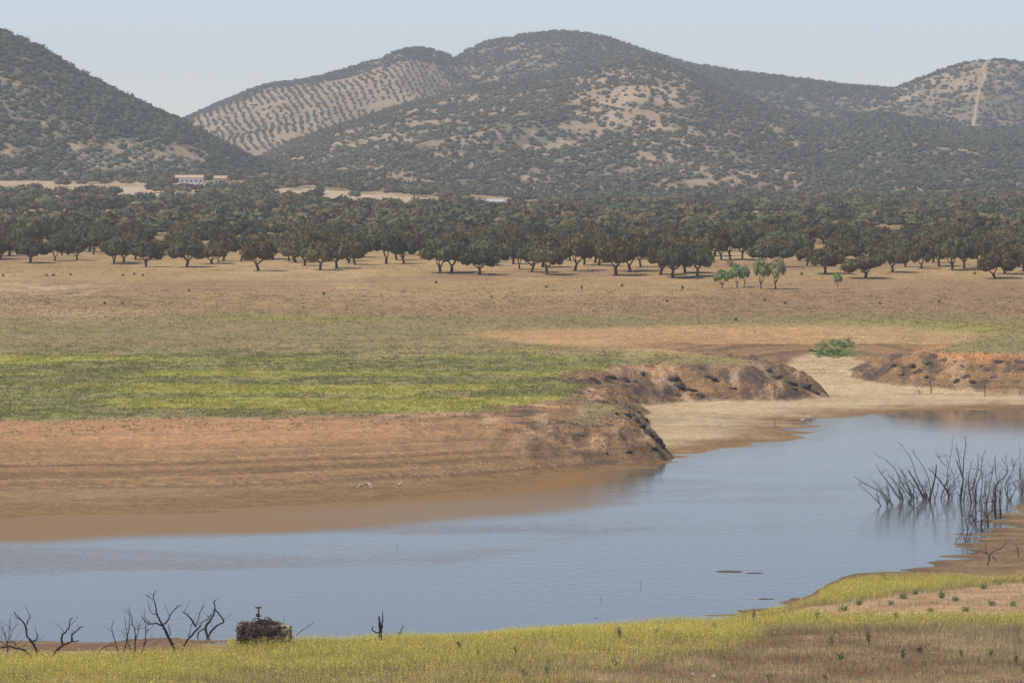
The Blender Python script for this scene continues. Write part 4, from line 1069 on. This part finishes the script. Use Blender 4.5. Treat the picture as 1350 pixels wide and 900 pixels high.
joinm(parts, 'grass', 'yellow flowering and dry brown grass on the near bank', 'grass')
print('fg stems', len(X))
# far bank turf
X, Y, Z, px, py = scat(420000, 455, 800, .142)
_, ds, df, s_, rug = farland(X, Y)
g, yl, bare, mid, mid2 = far_cover(X, Y, px, py, s_, df)
n2 = fbm(X / 2.5, Y / 4, 511, 3)
vp = ((blob(px, py, 1100, 458, 30, 12) > .45) & (n2 > .42))
dry = sst(380, 402, py + (n2 - .5) * 40) * sst(430, 408, py + (n2 - .5) * 40) * .35
pr = np.clip(g * .6 + mid * .16 + yl * .5 + dry * .6, 0, 1) * (.35 + 1.0 * sst(.42, .6, n2)) * (1 - bare) * sst(.85, .97, s_)
k = (R.random(len(X)) < pr) & (df > 0)
X, Y, Z, g, yl, mid, dry, n2 = [a[k] for a in (X, Y, Z, g, yl, mid, dry, n2)]
t = R.random(len(X))
cc = np.array([(.235, .235, .09)]) * R.uniform(.6, 1.3, (len(X), 1))
cc = np.where((t < mid * .6)[:, None], np.array([(.27, .22, .11)]), cc)
cc = np.where((t < dry)[:, None], np.array([(.26, .15, .10)]), cc)
cc = np.where((R.random(len(X)) < yl * .75)[:, None], np.array([(.45, .43, .09)]), cc)
P = np.stack([X, Y, Z - .03], 1)
sz = R.uniform(.08, .26, len(X))
parts = []
for j in range(3):
    parts.append(blades(P + np.stack([R.normal(0, .2, len(X)), R.normal(0, .2, len(X)), 0 * X], 1), sz * R.uniform(.7, 1.3, len(X)), R.uniform(.09, .22, len(X)), cc * R.uniform(.8, 1.2, (len(X), 1)), .5))
joinm(parts, 'grass', 'green and yellow low weeds on the far bank', 'grass')
print('far tufts', len(X))
# clods and small stones on the bare banks, straw tufts on the pasture
X, Y, Z, px, py = scat(90000, 405, 640, .142)
_, ds, df, s_, rug = farland(X, Y)
cl = fbm(X / 3, Y / 6, 521, 3)
k = (ds > 3) & (s_ < .99) & (s_ > .03) & (R.random(len(X)) < (.5 * sst(.45, .62, cl) + .5 * (rug > .5)))
X, Y, Z, s_, rug = X[k], Y[k], Z[k], s_[k], rug[k]
t = np.array([(.27, .17, .085)]) * R.uniform(.6, 1.4, (len(X), 1))
t = np.where((rug > .5)[:, None], np.array([(.15, .11, .08)]) * R.uniform(.5, 2.0, (len(X), 1)), t)
V, Fc, c = clump_batch(np.stack([X, Y, Z - .05], 1), R.uniform(.03, .11, len(X)) * (1 + .8 * rug), R.uniform(.04, .12, len(X)) * (1 + .9 * rug), t, nc=1, card=.1)
tag(mk('clods', V, Fc, M_rock, c), 'clods of dried earth and small stones on the bare banks', 'clods', kind='stuff')
X, Y, Z, px, py = scat(80000, 640, 905, .142)
k = (R.random(len(X)) < .15 + .85 * sst(.42, .62, fbm(X / 6, Y / 14, 531, 3)))
X, Y, Z = X[k], Y[k], Z[k]
cc = np.array([(.50, .38, .20), (.42, .29, .15), (.46, .35, .17), (.36, .25, .14)])[R.integers(0, 4, len(X))] * R.uniform(.7, 1.25, (len(X), 1))
joinm([blades(np.stack([X + R.normal(0, .1, len(X)), Y, Z - .02], 1), R.uniform(.06, .2, len(X)), R.uniform(.1, .22, len(X)), cc, .5) for _ in range(2)], 'grass', 'short dry straw grass on the tan pasture', 'grass')
# valley plants: rank green growth
X = []; 
A_, B_ = R.uniform(1070, 1132, 900), R.uniform(444, 474, 900)
xs, ys = [], []
kk = R.random(900) < np.maximum(blob(A_, B_, 1098, 466, 26, 4), .5 * blob(A_, B_, 1112, 453, 18, 5)) * .8
hp = np.array([hit(a, b, n=900, y0=560, y1=800) for a, b in zip(A_[kk][:170], B_[kk][:170])])
X, Y, Z = hp.T
V, Fc, c = clump_batch(np.stack([X, Y, Z - .1], 1), R.uniform(.3, .75, len(X)), R.uniform(.12, .3, len(X)), tints(len(X), (.19, .23, .09), .3), nc=16)
tag(mk('reeds', V, Fc, M_far, c), 'rank dark green plants growing at the head of the sand inlet', 'reeds', kind='stuff')

# single weeds, countable
def weed(a, b, w, h, label, group, col, name='weed', seed=0, kind='stalk'):
    x, y, z = hit(a, b, n=3500); s = F / y; rg = np.random.default_rng(seed); w, h = w / s, h / s
    m = MB()
    ns = 14 if kind == 'stalk' else 26
    for k in range(ns):
        a0 = rg.uniform(0, 6.28); rr = rg.uniform(0, .5) * w
        e = np.array([math.cos(a0) * rr, math.sin(a0) * rr, h * rg.uniform(.5, 1) * (1 if kind == 'stalk' else 1 - .5 * (rr / w) ** 2)])
        m.tube(curve([(rg.normal(0, .03), rg.normal(0, .03), -.05), e * [.4, .4, .55], e], 2), np.linspace(.02, .008, 5), 4, np.array(col) * rg.uniform(.7, 1.2))
        for t in range(9 if kind == 'stalk' else 14):
            p = e * rg.uniform(.35, 1) + rg.normal(0, .06 * (1 if kind == 'stalk' else 2.2) * max(w, .3), 3); q = rg.normal(0, 1, (3, 3)); q -= q.mean(0)
            p[2] = max(p[2], .03)
            m.add(p + q * .035 * (1 + w * .5), [[0, 1, 2]], np.array(col) * rg.uniform(.7, 1.4))
    o = m.build(name, M_grass); o.location = (x, y, z); tag(o, label, 'weed', group)
WD = [(606, 862, 8, 22), (816, 846, 14, 22), (810, 880, 12, 14), (942, 833, 6, 14), (994, 822, 6, 22), (1078, 820, 12, 16), (1145, 850, 20, 26), (1095, 852, 18, 16), (1182, 818, 12, 14), (1108, 872, 14, 14),
      (1306, 868, 18, 16), (1268, 868, 10, 14), (1212, 862, 22, 18), (1340, 876, 12, 14), (1014, 898, 14, 12), (1088, 900, 8, 14), (720, 892, 8, 14), (690, 895, 12, 16), (1190, 868, 14, 16), (680, 866, 6, 16), (866, 838, 5, 10), (630, 868, 5, 14)]
WD.sort()
for j, (a, b, w, h) in enumerate(WD):
    weed(a, b, w, h, 'dark green weed rising above the foreground grass, %s from the left' % nth(j + 1), 'tall weeds in the foreground grass', (.28, .30, .15) if j % 3 else (.32, .24, .15), seed=j)
MD = sorted([(1190, 789, 14, 8), (1206, 783, 10, 6), (1240, 788, 14, 9), (1296, 776, 12, 7), (1260, 792, 10, 6), (1308, 798, 14, 6), (1336, 798, 10, 5), (1272, 806, 12, 6), (1174, 797, 8, 5), (1226, 806, 9, 5), (1112, 805, 16, 6), (1315, 770, 12, 6), (1132, 797, 10, 6)])
for j, (a, b, w, h) in enumerate(MD):
    weed(a, b, w, h, 'low green tuft on the bare mound by the right shore, %s from the left' % nth(j + 1), 'tufts on the bare mound', (.33, .35, .16), seed=60 + j, kind='tuft')
SH = sorted([(61, 364, 5, 3), (70, 364, 6, 3), (93, 363, 4, 2.5), (4, 365, 4, 4), (162, 364, 4, 3), (177, 362, 4, 3), (188, 364, 4, 3), (249, 384, 5, 3), (138, 401, 5, 3), (162, 401, 4, 3), (427, 389, 4, 5), (648, 393, 4, 4), (575, 374, 4, 4), (767, 381, 4, 5), (720, 380, 4, 4), (900, 382, 5, 7), (820, 378, 5, 4), (964, 352, 18, 10), (1238, 399, 5, 4), (1057, 363, 5, 4), (1008, 397, 5, 4), (1285, 362, 5, 4), (970, 423, 6, 4), (1035, 401, 5, 4), (880, 398, 4, 3), (1160, 401, 5, 3)])
for j, (a, b, w, h) in enumerate(SH):
    weed(a, b, w, h, 'small dark bush dotting the open pasture, %s from the left' % nth(j + 1) if w < 15 else 'wide low bush in front of the oaks left of the pale trees', 'small bushes on the pasture', (.20, .18, .10), 'bush', 90 + j, 'tuft')
for a, b, lab in [(1041, 862, 'red poppy low in the foreground grass, upper one'), (896, 897, 'red poppy near the bottom edge left of the pale stones'), (1133, 897, 'red poppy at the bottom edge right of the pale stones')]:
    x, y, z = hit(a, b, n=3500); m = MB()
    m.tube([(0, 0, -.05), (.02, 0, .45)], .008, 5, (.1, .14, .04)); r = m.build('poppy', M_grass); r.location = (x, y, z); tag(r, lab, 'flower', 'poppies')
    m = MB(); iv, fi = ICO[1]; v = iv * [.07, .07, .05]; v[:, 2] = np.abs(v[:, 2]) * R.uniform(.6, 1.2, len(v)); m.add(v + [.02, 0, .44], fi, (.55, .03, .015)); m.build('petals', M_grass, r)
# white guard posts before the oaks
for j, a in enumerate([786, 791, 794]):
    x, y, z = hit(a, 366, n=3000, y0=600); m = MB(); m.tube([(0, 0, -.2), (0, 0, 1.5)], .06, 6, (.6, .57, .5)); m.box((0, 0, 1.52), (.14, .14, .05), col=(.5, .47, .4))
    o = m.build('fence_post', M_paint); o.location = (x, y, z); tag(o, '%s white post on the pasture before the central oaks' % ['left', 'middle', 'right'][j], 'post', 'white posts on the pasture')

# ------------------------------------------------------------------ birds
def bird(a, b, face, bend, label, hgt=1.0, black=True, name='stork'):
    x, y, z = hit(a, b, n=4000); z = max(z, .0)
    r = empty(name, (x, y, z)); tag(r, label, 'bird', 'wading birds on the shore')
    r.rotation_euler = (0, 0, face); r.scale = (hgt,) * 3
    m = MB(); wh = (.8, .78, .74)
    B = [(-.34, 0, .56), (-.26, 0, .575), (-.1, 0, .60), (.08, 0, .63), (.2, 0, .66)]
    N_ = [(.27, 0, .74), (.28, 0, .86), (.30, 0, .97), (.36, 0, 1.0), (.40, 0, .99)] if bend < .5 else [(.3, 0, .62), (.42, 0, .50), (.50, 0, .36), (.54, 0, .28), (.57, 0, .24)]
    m.tube(curve(B + N_, 3), np.interp(np.linspace(0, 9, 28), range(10), [.015, .07, .135, .135, .09, .05, .035, .035, .05, .02]), 10, wh); m.build('body', M_paint, r, True)
    m = MB(); e = np.array(N_[-1]); d = np.array((.26, 0, -.05)) if bend < .5 else np.array((.1, 0, -.2)); m.tube([e, e + d], [.018, .004], 6, (.55, .12, .06)); m.build('bill', M_paint, r)
    for sd in (-1, 1):
        m = MB(); P = curve([(-.42, sd * .07, .53), (-.2, sd * .13, .59), (.0, sd * .13, .63), (.12, sd * .1, .66)], 3)
        m.tube(P, np.interp(np.linspace(0, 1, len(P)), [0, .5, 1], [.03, .095, .05]), 6, (.03, .03, .03) if black else (.45, .45, .45)); m.build('wing', M_paint, r, True)
        m = MB(); f = sd * .06; m.tube([(-.02, sd * .05, .56), (f * .6, sd * .055, .3), (f, sd * .055, 0.0)], [.02, .013, .012], 5, (.5, .13, .08)); m.tube([(f - .03, sd * .055, .005), (f + .09, sd * .055, .005)], .01, 5, (.5, .13, .08)); m.build('leg', M_paint, r)
bird(484.5, 645, -.5, 1, 'black and white stork pecking at the wet mud, second bird from the left')
bird(475, 645, math.pi, 1, 'smaller white wading bird at the left end of the shore group', .7)
bird(527, 645, .9, 0, 'upright white stork standing alone on the mud', .95)
bird(549, 631, 0.3, 1, 'white wading bird higher up the mud, rightmost of the group', .75)
bird(1058, 558, .2, 0, 'white wading bird at the tip of the narrow water', .8, False)
bird(1066, 553, 2.5, 1, 'white bird feeding just behind the one by the narrow water', .7, False)

# floating bits on the water
for a, b, w, lab in [(962, 753, 34, 'thin dark mud bar breaking the calm water'), (995, 755, 22, 'smaller mud streak right of the thin dark bar'), (786, 814, 5, 'small dark drifting log on the open water'), (741, 823, 5, 'tiny drifting clod left of the dark log'), (1010, 789, 20, 'flat weed raft near the right shore')]:
    p = onz([(a, b)])[0]; s = F / p[1]; iv, fi = ICO[2]
    v = iv * [w / s / 2, w / s * .35, .02] * (1 + R.normal(0, .12, (len(iv), 1)))
    o = mk('mud_bar' if w > 8 else 'driftwood', v, fi, M_rock, np.ones((len(v), 3)) * (.10, .085, .06)); o.location = (p[0], p[1], .01); tag(o, lab, 'debris')
for a, b, h in [(792, 790, 7), (844, 772, 7), (523, 722, 5)]:
    p = onz([(a, b)])[0]; s = F / p[1]; m = MB(); m.tube([(0, 0, -.5), (.04, 0, h / s)], [.03, .015], 5, (.1, .08, .06))
    o = m.build('dead_twig', M_dead); o.location = (p[0], p[1], 0); tag(o, {792: 'thin twig poking out of the calm water in the centre', 844: 'faint twig in the water right of the central one', 523: 'tiny twig in open water below the storks'}[a], 'twig')

# ------------------------------------------------------------------ haze, sky, sun
hz = MB(); hz.box((0, 4300, 145), (5200, 9000, 310)); hzo = hz.build('haze', M_paint)
m = bpy.data.materials.new('haze_air'); m.use_nodes = True; N = m.node_tree.nodes; N.remove(N['Principled BSDF'])
pv = N.new('ShaderNodeVolumePrincipled'); pv.inputs['Color'].default_value = (.92, .96, 1.0, 1); pv.inputs['Density'].default_value = 1.1e-4; pv.inputs['Anisotropy'].default_value = .2
m.node_tree.links.new(pv.outputs[0], N['Material Output'].inputs['Volume'])
hzo.data.materials.clear(); hzo.data.materials.append(m); tag(hzo, 'thin blue summer haze over the valley', kind='stuff')

AZ, EL = math.radians(-104), math.radians(56)          # azimuth from the view direction, negative to the left
sd = Vector((math.sin(AZ) * math.cos(EL), math.cos(AZ) * math.cos(EL), math.sin(EL)))
sun = bpy.data.objects.new('sun', bpy.data.lights.new('sun', 'SUN')); C.objects.link(sun)
sun.data.energy = 3.9; sun.data.angle = math.radians(.53); sun.data.color = (1, .90, .74)
sun.rotation_euler = sd.to_track_quat('Z', 'Y').to_euler()
w = bpy.data.worlds.new('World'); bpy.context.scene.world = w; w.use_nodes = True
N, L = w.node_tree.nodes, w.node_tree.links
sky = N.new('ShaderNodeTexSky'); sky.sky_type = 'NISHITA'; sky.sun_disc = False
sky.sun_elevation = EL; sky.sun_rotation = AZ; sky.altitude = 2500; sky.air_density = 1.0; sky.dust_density = .3; sky.ozone_density = 2.0
vm = N.new('ShaderNodeVectorMath'); vm.operation = 'MULTIPLY'; vm.inputs[1].default_value = (1.03, .957, 1.0)
L.new(sky.outputs[0], vm.inputs[0]); L.new(vm.outputs[0], N['Background'].inputs['Color']); N['Background'].inputs['Strength'].default_value = .118
sc = bpy.context.scene
sc.view_settings.view_transform = 'Standard'; sc.view_settings.look = 'None'; sc.view_settings.gamma = 1; sc.view_settings.exposure = .3
sc.render.engine = 'CYCLES'
sc.cycles.max_bounces = 5; sc.cycles.diffuse_bounces = 2; sc.cycles.glossy_bounces = 2; sc.cycles.transmission_bounces = 2; sc.cycles.volume_bounces = 0; sc.cycles.transparent_max_bounces = 4
sc.cycles.use_denoising = True
